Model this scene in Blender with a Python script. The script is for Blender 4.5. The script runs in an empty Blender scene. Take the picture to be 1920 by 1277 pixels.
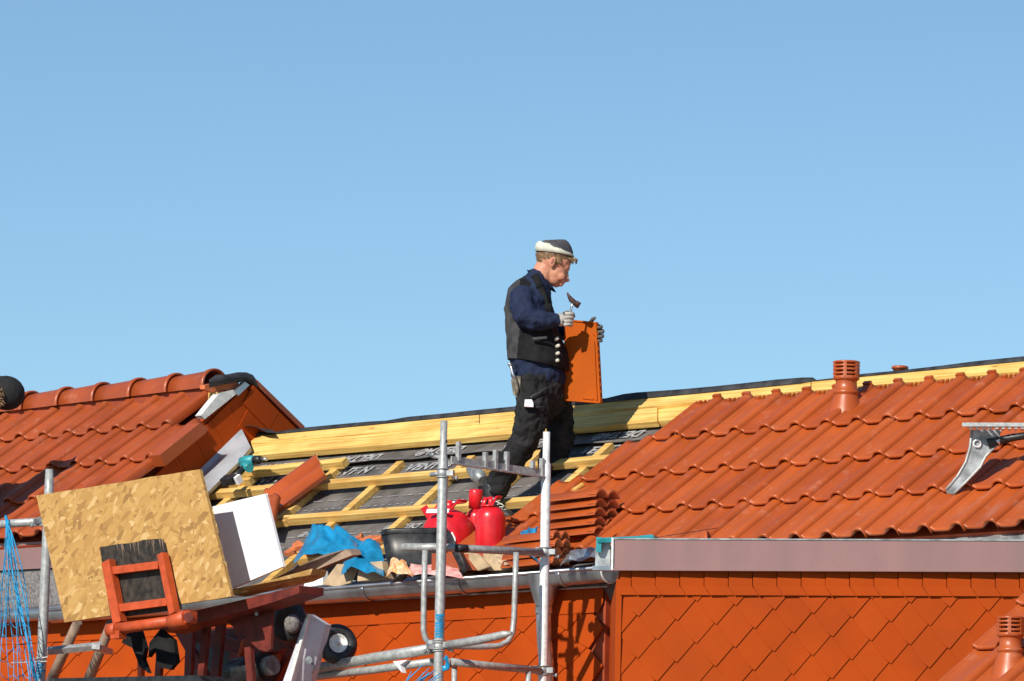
import bpy, bmesh, math, random
from mathutils import Vector as V, Matrix, noise
random.seed(7)
scn = bpy.context.scene
R = math.radians
# ------------------------------------------------------------------ camera
F = 12000.0                       # focal length in photo pixels (photo is 1920 wide)
PHI, ROLL, PSI, TH = 0.117639, -0.0200523, 0.785398, 0.639186
TW, TG = 0.25286, 0.45612         # tile cover width and gauge
CZ = 3.6
CAM = V((0, 0, CZ))
fw = V((0, math.cos(PHI), math.sin(PHI)))
_up = V((0, -math.sin(PHI), math.cos(PHI))); _r = V((1, 0, 0))
cr = _r * math.cos(ROLL) - _up * math.sin(ROLL)
cu = _up * math.cos(ROLL) + _r * math.sin(ROLL)
cd = bpy.data.cameras.new('camera'); cam = bpy.data.objects.new('camera', cd)
scn.collection.objects.link(cam); scn.camera = cam
cam.matrix_world = Matrix(((cr.x, cu.x, -fw.x, CAM.x), (cr.y, cu.y, -fw.y, CAM.y), (cr.z, cu.z, -fw.z, CAM.z), (0, 0, 0, 1)))
cd.sensor_width = 36.0; cd.lens = F * 36.0 / 1920.0
cd.clip_start = 0.5; cd.clip_end = 5000
# ------------------------------------------------------------------ sky and sun
SUN = V((0.50, 0.80, -0.62)).normalized()      # direction the light travels
w = bpy.data.worlds.new('World'); scn.world = w; w.use_nodes = True
nt = w.node_tree; bg = nt.nodes['Background']
sky = nt.nodes.new('ShaderNodeTexSky'); sky.sky_type = 'NISHITA'; sky.sun_disc = False
sky.sun_elevation = math.asin(-SUN.z)
sky.sun_rotation = math.atan2(-SUN.x, -SUN.y)
SKYK = 1.3
sky.altitude = 0; sky.air_density = 1.0; sky.dust_density = 0.0; sky.ozone_density = 4.0
tcw = nt.nodes.new('ShaderNodeTexCoord'); vm = nt.nodes.new('ShaderNodeVectorMath'); vm.operation = 'MULTIPLY'; vm.inputs[1].default_value = (1, 1, SKYK)
nt.links.new(tcw.outputs['Generated'], vm.inputs[0]); nt.links.new(vm.outputs[0], sky.inputs[0])
tint = nt.nodes.new('ShaderNodeMix'); tint.data_type = 'RGBA'; tint.blend_type = 'MULTIPLY'; tint.inputs[0].default_value = 1.0
tint.inputs[7].default_value = (0.95, 1.045, 1.01, 1)      # white balance of the photo
nt.links.new(sky.outputs[0], tint.inputs[6]); nt.links.new(tint.outputs[2], bg.inputs[0]); bg.inputs[1].default_value = 0.101
sl = bpy.data.lights.new('sun', 'SUN'); sl.energy = 4.6; sl.angle = R(0.5); sl.color = (1.0, 0.93, 0.82)
so = bpy.data.objects.new('sun', sl); scn.collection.objects.link(so)
so.rotation_euler = SUN.to_track_quat('-Z', 'Y').to_euler(); so.location = (0, 0, 30)
vs = scn.view_settings; vs.view_transform = 'Standard'; vs.look = 'None'; vs.exposure = 0.2; vs.gamma = 1.0
# ------------------------------------------------------------------ frames
U = V((math.cos(PSI), -math.sin(PSI), 0)); O = V((-math.sin(PSI), -math.cos(PSI), 0)); Z = V((0, 0, 1))
RR = V((math.sin(PSI) * math.cos(TH), math.cos(PSI) * math.cos(TH), math.sin(TH)))
N = U.cross(RR)
R0 = V((0.9086863, F / 300.0, 4.0924317 + CZ))
LIFT = V((0, 0, 0.43))
def ray(px, py): return (fw + cr * ((px - 960) / F) - cu * ((py - 638.5) / F))
def at(px, py, Y): d = ray(px, py); return CAM + d * (Y / d.y)
def hit(px, py, p0, n): d = ray(px, py); return CAM + d * ((p0 - CAM).dot(n) / d.dot(n))
def RP(a, b, c=0.0, up=None): return R0 + U * (a * TW) + RR * (b * TG) + N * c + (up or V())
def rpx(px, py, c=0.0, up=None): return hit(px, py, R0 + N * c + (up or V()), N)
def ab(px, py, c=0.0, up=None): p = rpx(px, py, c, up) - R0 - N * c - (up or V()); return p.dot(U) / TW, p.dot(RR) / TG
WALL0 = RP(0, -3.45) - O * 0.12
def spx(px, py, d=0.0): return hit(px, py, WALL0 + O * d, O)
def WP(a, z, d=0.0): p = WALL0 + U * (a * TW) + O * d; return V((p.x, p.y, z))
# ------------------------------------------------------------------ materials
MATS = {}
def mat(name, col, rough=0.5, metal=0.0, var=0.12, scale=8.0, bump=0.0, bscale=60.0, spec=0.5, col2=None, coat=0.0, stretch=None):
    if name in MATS: return MATS[name]
    m = bpy.data.materials.new(name); m.use_nodes = True; t = m.node_tree; b = t.nodes['Principled BSDF']
    tc = t.nodes.new('ShaderNodeTexCoord'); src = tc.outputs['Object']
    if stretch:
        mp = t.nodes.new('ShaderNodeMapping'); mp.inputs['Scale'].default_value = stretch; t.links.new(src, mp.inputs[0]); src = mp.outputs[0]
    n = t.nodes.new('ShaderNodeTexNoise'); n.inputs['Scale'].default_value = scale; n.inputs['Detail'].default_value = 6
    t.links.new(src, n.inputs['Vector'])
    r = t.nodes.new('ShaderNodeValToRGB'); c2 = col2 or tuple(max(0, x * (1 - 2 * var)) for x in col)
    hi = tuple(min(1, x * (1 + var)) for x in col) if not col2 else col
    r.color_ramp.elements[0].position = 0.35; r.color_ramp.elements[1].position = 0.65
    r.color_ramp.elements[0].color = (*c2, 1); r.color_ramp.elements[1].color = (*hi, 1)
    t.links.new(n.outputs['Fac'], r.inputs[0]); t.links.new(r.outputs[0], b.inputs['Base Color'])
    rm = t.nodes.new('ShaderNodeMapRange'); rm.inputs[3].default_value = max(0.03, rough * 0.85); rm.inputs[4].default_value = min(1, rough * 1.2)
    t.links.new(n.outputs['Fac'], rm.inputs[0]); t.links.new(rm.outputs[0], b.inputs['Roughness'])
    b.inputs['Metallic'].default_value = metal; b.inputs['Specular IOR Level'].default_value = spec
    b.inputs['Coat Weight'].default_value = coat; b.inputs['Coat Roughness'].default_value = 0.15
    if bump:
        n2 = t.nodes.new('ShaderNodeTexNoise'); n2.inputs['Scale'].default_value = bscale; n2.inputs['Detail'].default_value = 4
        t.links.new(src, n2.inputs['Vector'])
        bp = t.nodes.new('ShaderNodeBump'); bp.inputs['Strength'].default_value = bump; bp.inputs['Distance'].default_value = 0.004
        t.links.new(n2.outputs['Fac'], bp.inputs['Height']); t.links.new(bp.outputs[0], b.inputs['Normal'])
    MATS[name] = m; return m
TILE = mat('glazed_clay', (0.41, 0.080, 0.013), 0.40, var=0.05, scale=3, spec=0.55, bump=0.02, bscale=15, coat=0.10)
TILES1 = [TILE, mat('glazed_clay_pale', (0.43, 0.087, 0.015), 0.36, var=0.06, scale=3, spec=0.55, bump=0.03, bscale=15, coat=0.10), mat('glazed_clay_deep', (0.385, 0.073, 0.012), 0.32, var=0.07, scale=3, spec=0.55, bump=0.03, bscale=15, coat=0.10)]
TILE2 = mat('left_clay', (0.37, 0.072, 0.017), 0.40, var=0.07, scale=3, spec=0.5, bump=0.03, bscale=15, coat=0.1)
TILES2 = [TILE2, mat('left_clay_pale', (0.385, 0.078, 0.019), 0.42, var=0.08, scale=3, spec=0.5, bump=0.04, bscale=15, coat=0.1), mat('left_clay_deep', (0.35, 0.067, 0.015), 0.4, var=0.08, scale=3, spec=0.5, bump=0.04, bscale=15, coat=0.1)]
RAWCLAY = mat('raw_clay', (0.55, 0.15, 0.05), 0.8, var=0.15, scale=14, bump=0.2)
SHING2 = mat('orange_shingle_deep', (0.405, 0.056, 0.004), 0.7, var=0.06, scale=3, spec=0.12)
SHING3 = mat('orange_shingle_pale', (0.418, 0.060, 0.005), 0.7, var=0.06, scale=3, spec=0.12)
SHING = mat('orange_shingle', (0.41, 0.058, 0.004), 0.7, var=0.05, scale=3, spec=0.12)
DARKB = mat('wall_backing', (0.30, 0.05, 0.012), 0.7)
PINE = mat('pine_wood', (0.80, 0.54, 0.19), 0.6, scale=3, bump=0.15, bscale=40, col2=(0.62, 0.37, 0.10), spec=0.25)
PINE2 = mat('pine_wood_fresh', (0.86, 0.60, 0.20), 0.6, scale=4, bump=0.12, bscale=40, col2=(0.74, 0.47, 0.13), spec=0.25)
FELT = mat('black_felt', (0.035, 0.034, 0.037), 0.6, scale=12, var=0.3, bump=0.4, bscale=18)
MEMB = mat('roof_membrane', (0.13, 0.118, 0.112), 0.65, scale=7, var=0.2, bump=0.3, bscale=300)
PRINT = mat('white_print', (0.36, 0.36, 0.365), 0.7, scale=40, var=0.2)
LEAD = mat('bright_lead', (0.42, 0.44, 0.47), 0.45, metal=0.25, scale=6, var=0.12)
ZINC = mat('zinc', (0.52, 0.55, 0.58), 0.34, metal=0.85, scale=6, var=0.15)
ZDULL = mat('dull_zinc', (0.40, 0.42, 0.43), 0.5, metal=0.5, scale=12, var=0.25, bump=0.1)
GALV = mat('galvanised_steel', (0.42, 0.43, 0.42), 0.45, metal=0.25, scale=35, var=0.12, bump=0.1, bscale=80)
GALVW = mat('pale_galvanised_steel', (0.80, 0.80, 0.78), 0.4, metal=0.15, scale=30, var=0.10)
ALU = mat('aluminium', (0.62, 0.63, 0.70), 0.45, metal=0.0, scale=10, var=0.08)
COPPER = mat('filmed_fascia_metal', (0.34, 0.185, 0.175), 0.42, metal=0.2, scale=5, col2=(0.29, 0.17, 0.16), bump=0.1, bscale=12, stretch=(1, 1, 0.3))
ORANGE = mat('orange_paint', (0.52, 0.075, 0.016), 0.5, scale=18, var=0.10, bump=0.1)
RUSTRED = mat('dark_red_paint', (0.15, 0.020, 0.011), 0.55, scale=12, var=0.2, bump=0.1)
BLACKP = mat('black_plastic', (0.02, 0.021, 0.023), 0.4, scale=20, var=0.3)
RUBBER = mat('black_rubber', (0.025, 0.025, 0.028), 0.5, scale=30, var=0.3)
REDP = mat('red_paint', (0.68, 0.012, 0.02), 0.32, scale=10, var=0.1, coat=0.3)
BLUE = mat('blue_plastic', (0.013, 0.24, 0.47), 0.28, scale=10, var=0.15)
CARD = mat('cardboard', (0.52, 0.38, 0.23), 0.8, scale=10, var=0.12)
WHITE = mat('white_board', (0.86, 0.86, 0.88), 0.6, scale=5, var=0.02)
TEAL = mat('teal_plastic', (0.03, 0.32, 0.36), 0.4, scale=10)
PINK = mat('pink_wrap', (0.72, 0.22, 0.20), 0.35, scale=18, col2=(0.75, 0.55, 0.5))
ORBAG = mat('orange_wrapper', (0.85, 0.30, 0.03), 0.45, scale=26, col2=(0.85, 0.65, 0.45))
NAVY = mat('navy_fleece', (0.017, 0.026, 0.062), 0.85, scale=30, var=0.10, bump=0.5, bscale=30, spec=0.2)
VEST = mat('black_vest_cloth', (0.012, 0.012, 0.013), 0.8, scale=12, var=0.3, bump=0.4, bscale=35, spec=0.2)
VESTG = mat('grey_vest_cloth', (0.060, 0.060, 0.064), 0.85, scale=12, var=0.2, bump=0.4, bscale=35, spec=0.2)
TROU = mat('black_corduroy', (0.016, 0.016, 0.017), 0.8, scale=9, var=0.35, bump=0.5, bscale=22, spec=0.25)
SKIN = mat('skin', (0.62, 0.30, 0.19), 0.5, scale=30, col2=(0.52, 0.21, 0.13), spec=0.35)
HATB = mat('black_knit_hat', (0.012, 0.012, 0.014), 0.9, scale=40, var=.3, bump=.4)
HAIR = mat('fair_hair', (0.20, 0.115, 0.055), 0.6, scale=60, var=0.35, bump=0.4, bscale=150)
GLOVE = mat('grey_glove', (0.42, 0.40, 0.37), 0.85, scale=20, var=0.12, bump=0.2)
GLOVED = mat('dark_glove_palm', (0.13, 0.125, 0.12), 0.8, scale=20, var=0.2)
CAPW = mat('cream_cap_band', (0.62, 0.62, 0.52), 0.85, scale=20, var=0.06)
CAPD = mat('charcoal_cap', (0.075, 0.075, 0.085), 0.85, scale=20, var=0.2)
LEATH = mat('worn_leather', (0.20, 0.17, 0.13), 0.7, scale=20, var=0.35)
BOOT = mat('black_leather_boot', (0.03, 0.03, 0.03), 0.35, scale=20, var=0.3)
SOLE = mat('grey_boot_sole', (0.22, 0.20, 0.17), 0.8, scale=20)
STEEL = mat('steel', (0.6, 0.6, 0.6), 0.28, metal=0.9, scale=20, var=0.1)
RUSTY = mat('rusty_steel', (0.10, 0.05, 0.04), 0.55, metal=0.3, scale=40, var=0.4)
OLDW = mat('weathered_wood', (0.26, 0.18, 0.13), 0.8, scale=8, var=0.3, bump=0.4)
NETB = mat('blue_net', (0.01, 0.32, 0.62), 0.5)
GROUNDM = mat('ground_gravel', (0.20, 0.18, 0.15), 0.95, scale=0.6, var=0.3, bump=0.5, bscale=5)
PLASTER = mat('house_plaster', (0.55, 0.50, 0.42), 0.9, scale=2, var=0.06)
GREYB = mat('grey_slate', (0.20, 0.185, 0.18), 0.8, scale=60, var=0.25)
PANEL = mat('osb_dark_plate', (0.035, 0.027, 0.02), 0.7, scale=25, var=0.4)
def osb_mat():
    m = bpy.data.materials.new('osb'); m.use_nodes = True; t = m.node_tree; b = t.nodes['Principled BSDF']
    tc = t.nodes.new('ShaderNodeTexCoord'); prev = None
    for k, (ang, sc) in enumerate(((20, 24), (75, 27), (-35, 21))):
        mp = t.nodes.new('ShaderNodeMapping'); mp.inputs['Rotation'].default_value = (R(25 * k), R(ang), R(ang * 1.3)); mp.vector_type = 'TEXTURE'; mp.inputs['Scale'].default_value = (1.5, 1, .45)
        dn = t.nodes.new('ShaderNodeTexNoise'); dn.inputs['Scale'].default_value = 12
        t.links.new(tc.outputs['Object'], mp.inputs[0])
        v = t.nodes.new('ShaderNodeTexVoronoi'); v.inputs['Scale'].default_value = sc; t.links.new(mp.outputs[0], v.inputs['Vector'])
        r = t.nodes.new('ShaderNodeValToRGB'); r.color_ramp.interpolation = 'LINEAR'
        cs = [(0.0, (0.30, 0.155, 0.045)), (0.18, (0.43, 0.235, 0.065)), (0.6, (0.49, 0.275, 0.080)), (0.88, (0.53, 0.315, 0.10)), (1.0, (0.64, 0.43, 0.19))]
        el = r.color_ramp.elements
        el[0].position, el[0].color = cs[0][0], (*cs[0][1], 1); el[1].position, el[1].color = cs[-1][0], (*cs[-1][1], 1)
        for p, c in cs[1:-1]: e = el.new(p); e.color = (*c, 1)
        sep = t.nodes.new('ShaderNodeSeparateColor'); t.links.new(v.outputs['Color'], sep.inputs[0]); t.links.new(sep.outputs[k], r.inputs[0])
        if prev is None: prev = r.outputs[0]
        else:
            mx = t.nodes.new('ShaderNodeMix'); mx.data_type = 'RGBA'; t.links.new(prev, mx.inputs[6]); t.links.new(r.outputs[0], mx.inputs[7])
            th = t.nodes.new('ShaderNodeMath'); th.operation = 'GREATER_THAN'; th.inputs[1].default_value = 0.55
            t.links.new(sep.outputs[(k + 1) % 3], th.inputs[0]); t.links.new(th.outputs[0], mx.inputs[0]); prev = mx.outputs[2]
    t.links.new(prev, b.inputs['Base Color']); b.inputs['Roughness'].default_value = 0.65
    bp = t.nodes.new('ShaderNodeBump'); bp.inputs['Strength'].default_value = 0.4; bp.inputs['Distance'].default_value = 0.004
    bw = t.nodes.new('ShaderNodeRGBToBW'); t.links.new(prev, bw.inputs[0]); t.links.new(bw.outputs[0], bp.inputs['Height']); t.links.new(bp.outputs[0], b.inputs['Normal'])
    return m
OSB = osb_mat()
def dust(m, amt=.35, col=(.62, .38, .28)):
    t = m.node_tree; b = t.nodes['Principled BSDF']; base = b.inputs['Base Color'].links[0].from_socket; tc = t.nodes.new('ShaderNodeTexCoord')
    n = t.nodes.new('ShaderNodeTexNoise'); n.inputs['Scale'].default_value = 9; n.inputs['Detail'].default_value = 8; n.inputs['Roughness'].default_value = .7; t.links.new(tc.outputs['Object'], n.inputs['Vector'])
    r = t.nodes.new('ShaderNodeMapRange'); r.inputs[1].default_value = .56; r.inputs[2].default_value = .78; r.inputs[4].default_value = amt * .8; t.links.new(n.outputs['Fac'], r.inputs[0])
    mx = t.nodes.new('ShaderNodeMix'); mx.data_type = 'RGBA'; t.links.new(r.outputs[0], mx.inputs[0]); t.links.new(base, mx.inputs[6]); mx.inputs[7].default_value = (*col, 1); t.links.new(mx.outputs[2], b.inputs['Base Color'])
for m_ in TILES1 + TILES2: dust(m_)
dust(BLACKP, .25, (.2, .19, .18)); dust(TROU, .3, (.10, .09, .085)); dust(REDP, .2, (.6, .25, .2)); dust(ORANGE, .25, (.35, .2, .12))
def grain(m):
    t = m.node_tree; b = t.nodes['Principled BSDF']; base = b.inputs['Base Color'].links[0].from_socket; tc = t.nodes.new('ShaderNodeTexCoord')
    m1 = t.nodes.new('ShaderNodeMapping'); m1.inputs['Rotation'].default_value = (0, 0, PSI); m2 = t.nodes.new('ShaderNodeMapping'); m2.inputs['Scale'].default_value = (1.2, 45, 45)
    t.links.new(tc.outputs['Object'], m1.inputs[0]); t.links.new(m1.outputs[0], m2.inputs[0])
    n = t.nodes.new('ShaderNodeTexNoise'); n.inputs['Scale'].default_value = 1.6; n.inputs['Detail'].default_value = 5; t.links.new(m2.outputs[0], n.inputs['Vector'])
    r = t.nodes.new('ShaderNodeValToRGB'); r.color_ramp.elements[0].position = .38; r.color_ramp.elements[0].color = (.74, .64, .52, 1); r.color_ramp.elements[1].position = .56; r.color_ramp.elements[1].color = (1, 1, 1, 1)
    t.links.new(n.outputs['Fac'], r.inputs[0])
    m3 = t.nodes.new('ShaderNodeMapping'); m3.inputs['Scale'].default_value = (2.2, 6, 6); t.links.new(m1.outputs[0], m3.inputs[0])
    v = t.nodes.new('ShaderNodeTexVoronoi'); v.inputs['Scale'].default_value = 1.6; t.links.new(m3.outputs[0], v.inputs['Vector'])
    r2 = t.nodes.new('ShaderNodeValToRGB'); r2.color_ramp.elements[0].position = .05; r2.color_ramp.elements[0].color = (.50, .30, .16, 1); r2.color_ramp.elements[1].position = .13; r2.color_ramp.elements[1].color = (1, 1, 1, 1); t.links.new(v.outputs['Distance'], r2.inputs[0])
    for f_, rr_ in ((1.0, r), (.8, r2)):
        mx = t.nodes.new('ShaderNodeMix'); mx.data_type = 'RGBA'; mx.blend_type = 'MULTIPLY'; mx.inputs[0].default_value = f_
        t.links.new(base, mx.inputs[6]); t.links.new(rr_.outputs[0], mx.inputs[7]); base = mx.outputs[2]
    t.links.new(base, b.inputs['Base Color'])
grain(PINE); grain(PINE2)
# ------------------------------------------------------------------ mesh builder
ORG = {}
class MB:
    def __init__(s): s.v = []; s.f = []; s.m = []; s.sm = []; s.mats = []
    def face(s, idx, mt, sm=False):
        if mt not in s.mats: s.mats.append(mt)
        s.f.append(idx); s.m.append(s.mats.index(mt)); s.sm.append(sm)
    def poly(s, pts, mt, sm=False):
        k = len(s.v); s.v += [V(p) for p in pts]; s.face(list(range(k, k + len(pts))), mt, sm)
    def prism(s, pts, off, mt, side=None):
        k = len(s.v); n = len(pts); s.v += [V(p) for p in pts] + [V(p) + off for p in pts]
        s.face([k + n + i for i in range(n)], mt); s.face([k + n - 1 - i for i in range(n)], mt)
        for i in range(n): j = (i + 1) % n; s.face([k + i, k + j, k + n + j, k + n + i], side or mt)
    def box(s, c, ax, ay, az, mt):
        # centre and half-axes
        s.prism([c - ax - ay - az, c + ax - ay - az, c + ax + ay - az, c - ax + ay - az], az * 2, mt)
    def bar(s, p0, p1, w, t, nrm, mt):
        # width w across, thickness t along nrm, from p0 to p1 (centre line of top face)
        d = (p1 - p0).normalized(); nn = (nrm - d * nrm.dot(d)).normalized(); sd = d.cross(nn) * (w / 2)
        s.prism([p0 - sd, p1 - sd, p1 + sd, p0 + sd], -nn * t, mt)
    def grid(s, rows, mt, sm=True, closed=False):
        k = len(s.v); n = len(rows[0]); assert all(len(r) == n for r in rows)
        for r in rows: s.v += [V(p) for p in r]
        for i in range(len(rows) - 1):
            for j in range(n if closed else n - 1):
                j2 = (j + 1) % n; s.face([k + i * n + j, k + i * n + j2, k + (i + 1) * n + j2, k + (i + 1) * n + j], mt, sm)
        return k
    def tube(s, path, rad, mt, n=12, caps=True, ref=None, flat=None):
        path = [V(p) for p in path]
        if not hasattr(rad, '__len__'): rad = [rad] * len(path)
        rows = []; prev = None
        for i, p in enumerate(path):
            d = (path[min(i + 1, len(path) - 1)] - path[max(i - 1, 0)]).normalized()
            if prev is None:
                a = ref or (Z if abs(d.z) < 0.9 else V((1, 0, 0)))
                x = (a - d * a.dot(d)).normalized()
            else: x = (prev - d * prev.dot(d)).normalized()
            prev = x; y = d.cross(x); r = rad[i]; rx, ry = (r if hasattr(r, '__len__') else (r, r))
            rows.append([p + x * (math.cos(q * 2 * math.pi / n) * rx) + y * (math.sin(q * 2 * math.pi / n) * ry) for q in range(n)])
        k = s.grid(rows, mt, True, True)
        if caps:
            s.face([k + n - 1 - q for q in range(n)], mt); s.face([k + (len(rows) - 1) * n + q for q in range(n)], mt)
    def lathe(s, o, ax, prof, mt, n=24, sm=True):
        ax = ax.normalized(); a = V((1, 0, 0)) if abs(ax.x) < 0.9 else Z; x = (a - ax * a.dot(ax)).normalized(); y = ax.cross(x)
        s.grid([[o + ax * h + (x * math.cos(q * 2 * math.pi / n) + y * math.sin(q * 2 * math.pi / n)) * max(r, 1e-4) for q in range(n)] for r, h in prof], mt, sm, True)
    def ball(s, c, rx, ry, rz, mt, ax=None, n=16, m=10):
        X, Y, ZZ = ax or (V((1, 0, 0)), V((0, 1, 0)), V((0, 0, 1)))
        s.grid([[c + X * (rx * math.sin(i * math.pi / m) * math.cos(j * 2 * math.pi / n)) + Y * (ry * math.sin(i * math.pi / m) * math.sin(j * 2 * math.pi / n)) + ZZ * (rz * math.cos(i * math.pi / m)) for j in range(n)] for i in range(m + 1)], mt, True, True)
    def build(s, name, parent=None, origin=None, merge=True):
        me = bpy.data.meshes.new(name); o = bpy.data.objects.new(name, me); scn.collection.objects.link(o)
        if parent is not None:
            org = ORG[parent.name_full]; o.parent = parent; ORG[o.name_full] = org
        else:
            org = V(origin) if origin is not None else sum(s.v, V()) / max(1, len(s.v)); o.location = org; ORG[o.name_full] = org
        me.from_pydata([tuple(p - org) for p in s.v], [], s.f)
        for m in s.mats: me.materials.append(m)
        me.polygons.foreach_set('material_index', s.m); me.polygons.foreach_set('use_smooth', s.sm)
        bm = bmesh.new(); bm.from_mesh(me)
        if merge: bmesh.ops.remove_doubles(bm, verts=bm.verts, dist=0.0002)
        bmesh.ops.recalc_face_normals(bm, faces=bm.faces); bm.to_mesh(me); bm.free()
        me.update(); return o
def tag(o, label=None, cat=None, group=None, kind=None):
    if label: o['label'] = label
    if cat: o['category'] = cat
    if group: o['group'] = group
    if kind: o['kind'] = kind
    return o
def empty(name, loc, label, cat, group=None):
    o = bpy.data.objects.new(name, None); scn.collection.objects.link(o); o.location = loc; o.empty_display_size = 0.1
    ORG[o.name_full] = V(loc); return tag(o, label, cat, group)
def one(mb, name, label, cat, group=None): return tag(mb.build(name), label, cat, group)
# ------------------------------------------------------------------ clay tile
PROF = [(0, .008), (.012, .016), (.045, .016), (.075, .007), (.11, .001), (.25, -.001), (.40, -.001), (.55, .001), (.60, .007), (.645, .020), (.69, .032), (.75, .040), (.82, .043), (.89, .041), (.945, .036), (.98, .024), (1.0, -.010)]
def clay_tile(mb, o, ex, ey, ez, w=TW, L=TG * 1.1, mt=None, tilt=0.034, back=False, studs=False):
    mt = mt or TILE; w = w * .980
    T = [(0.10, -.018), (0.0, -.018), (0.0, -.010), (.004, -.003), (.014, 0), (.05, 0), (.35, 0), (.7, 0), (.93, 0), (1.0, -.001)]
    rows = []
    for t, dc in T:
        y = t * L
        rows.append([o + ex * (s * w) + ey * y + ez * (c + dc + tilt * (1 - t)) for s, c in PROF])
    mb.grid(rows, mt, True)
    # thickness along the top end and side, underside if visible
    mb.grid([rows[-1], [p - ez * 0.014 for p in rows[-1]]], mt, False)
    if back: mb.grid([[p - ez * 0.014 for p in rows[-1]], [o + ex * (s * w) + ez * (c - .018 + tilt) for s, c in PROF]], mt, True)
    for k in (0, -1):
        mb.grid([[r[k] for r in rows[2:]], [r[k] - ez * 0.014 for r in rows[2:]]], mt, False)
    if studs:   # interlocking nibs on the head lap
        for s0, wd in ((0.70, .24), (0.10, .10), (0.30, .05), (0.45, .05)):
            c0 = .045 if s0 > .6 else .008
            p = o + ex * ((s0 + wd / 2) * w) + ey * (L * 0.985) + ez * c0
            mb.box(p, ex * (wd * w / 2), ey * 0.012, ez * 0.008, mt)
def tile_field(mb, spans, mt, up=None, head=()):
    for b, a0, a1 in spans:
        for a in range(a0, a1):
            j = lambda q: (random.random() - .5) * q
            clay_tile(mb, RP(a, b, 0.006 + j(.004), up) + U * j(.003) + RR * j(.006), (U + N * j(.014)).normalized(), (RR + U * j(.008)).normalized(), N, L=TG * (1.05 if b in head else 1.1), mt=random.choice(mt), studs=b in head)
# ------------------------------------------------------------------ ground
g = MB(); g.poly([(-3000, -200, 0), (3000, -200, 0), (3000, 4000, 0), (-3000, 4000, 0)], GROUNDM)
tag(g.build('ground', origin=(0, 0, 0)), 'bare gravel ground below the houses', None, None, 'structure')
# ------------------------------------------------------------------ middle house
AG = -16.55                       # gable of the left house, in tile units
base = V((WP(0, 0).x, WP(0, 0).y, 0))
house = empty('house', base, 'middle house with half tiled roof, bare battens, orange shingled wall and grey gutter', 'house')
def plates(mb, P, cols, rows, W, H, shear, mt, nrm, sgn=1, clip=0.17, inside=None, th=0.013):
    """clipped-diamond cladding plates; P(x,z) gives a wall point, sgn mirrors"""
    for j in range(rows[0], rows[1]):
        for i in range(cols[0], cols[1]):
            cx = (i + (0.5 if j % 2 else 0)) * W; cz = j * H / 2 + cx * shear
            if inside and not inside(cx, cz): continue
            hw, hh = W * 0.5, H * 0.5; k = clip
            pts = [(x, z, .0006 + th * .5 * (1 - z / hh)) for x, z in ((-hw, 0), (-hw * k * 1.2, -hh * .88), (hw * k * .6, -hh * 1.08), (hw, 0), (0, hh))]
            if sgn < 0: pts = [(-x, z, d) for x, z, d in pts]
            jj = random.random() * .0012
            vv = [P(cx + x, cz + z + (x * shear)) + nrm * (d + jj) for x, z, d in pts]
            mt = random.choice((SHING, SHING, SHING2, SHING3)); mb.poly(vv, mt)
            for q in ((0, 1), (1, 2), (2, 3)):
                a, b = vv[q[0]], vv[q[1]]; mb.poly([a, b, b - nrm * (th), a - nrm * (th)], mt)
# left (street) wall
WT = RP(0, -3.45).z - 0.03
AL, AC = -24.0, 2.75             # wall ends: far left, corner with the bay
ZG = spx(1000, 1115).z           # underside of gutter
m = MB()
m.prism([WP(AL, 0, -.012), WP(AC, 0, -.012), WP(AC, WT, -.012), WP(AL, WT, -.012)], -O * 0.3, DARKB)
m.build('wall_core', house)
m = MB()
zr = spx(1000, 1146).z
Wl, Hl = 0.375, 0.235
plates(m, lambda x, z: WALL0 * 1 + U * min(x, AC * TW) + V((0, 0, zr - WALL0.z + z)), (int(AL * TW / Wl) , 2), (-24, 2), Wl, Hl, 0.0, SHING, O, 1,
       inside=lambda x, z: z < .06)
# top course of rectangular plates
n = 46; ww = 0.17
for i in range(n):
    x1 = AC * TW - i * ww; x0 = x1 - ww
    b0 = WALL0 + V((0, 0, zr - WALL0.z)); x1 -= .004
    pts = [(x0, .14, .008), (x0, .035, .012), (x0 - .03, -.03, .016), (x1 - .03, -.03, .013), (x1, .035, .009), (x1, .14, .006)]
    vv = [b0 + U * x + Z * z + O * d for x, z, d in pts]; m.poly(vv, SHING)
    m.poly([vv[2], vv[3], vv[3] - O * .012, vv[2] - O * .012], SHING); m.poly([vv[0], vv[1], vv[1] - O * .006, vv[0] - O * .006], SHING)
    m.poly([vv[1], vv[2], vv[2] - O * .006, vv[1] - O * .006], SHING)
m.build('shingle_cladding', house)
# bay with its own wall, flat to the camera
CY = WP(AC, 0).y - 2.7
cB = at(1159, 1070, CY); XB = cB.x; XR = 9.0
zt = cB.z; bx = at(1920, 1073, CY)
SLOPE = (bx.z - zt) / (bx.x - XB)
FRO = V((0, -1, 0))
yb = WP(AC, 0).y + 0.05
m = MB()
m.prism([(XB + .004, CY + .012, 0), (XR, CY + .012, 0), (XR, CY + .012, zt + SLOPE * (XR - XB)), (XB + .004, CY + .012, zt)], V((0, .3, 0)), DARKB)
m.prism([(XB + .004, CY + .32, 0), (XB + .25, CY + .32, 0), (XB + .25, CY + .32, zt), (XB + .004, CY + .32, zt)], V((0, yb - CY - .32, 0)), SHING)
m.build('bay_wall', house)
m = MB()
PB = lambda x, z: V((XB + x, CY, zt + z))
Wr, Hr = 73 * CY / F, 79 * CY / F
plates(m, lambda x, z: PB(x, z) if x > 0.012 else PB(0.012, z), (0, 24), (-26, 14), Wr, Hr, -0.085, SHING, FRO, 1, inside=lambda x, z: z < .03)
wr = 45.6 * CY / F; hr = 46 * CY / F
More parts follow.
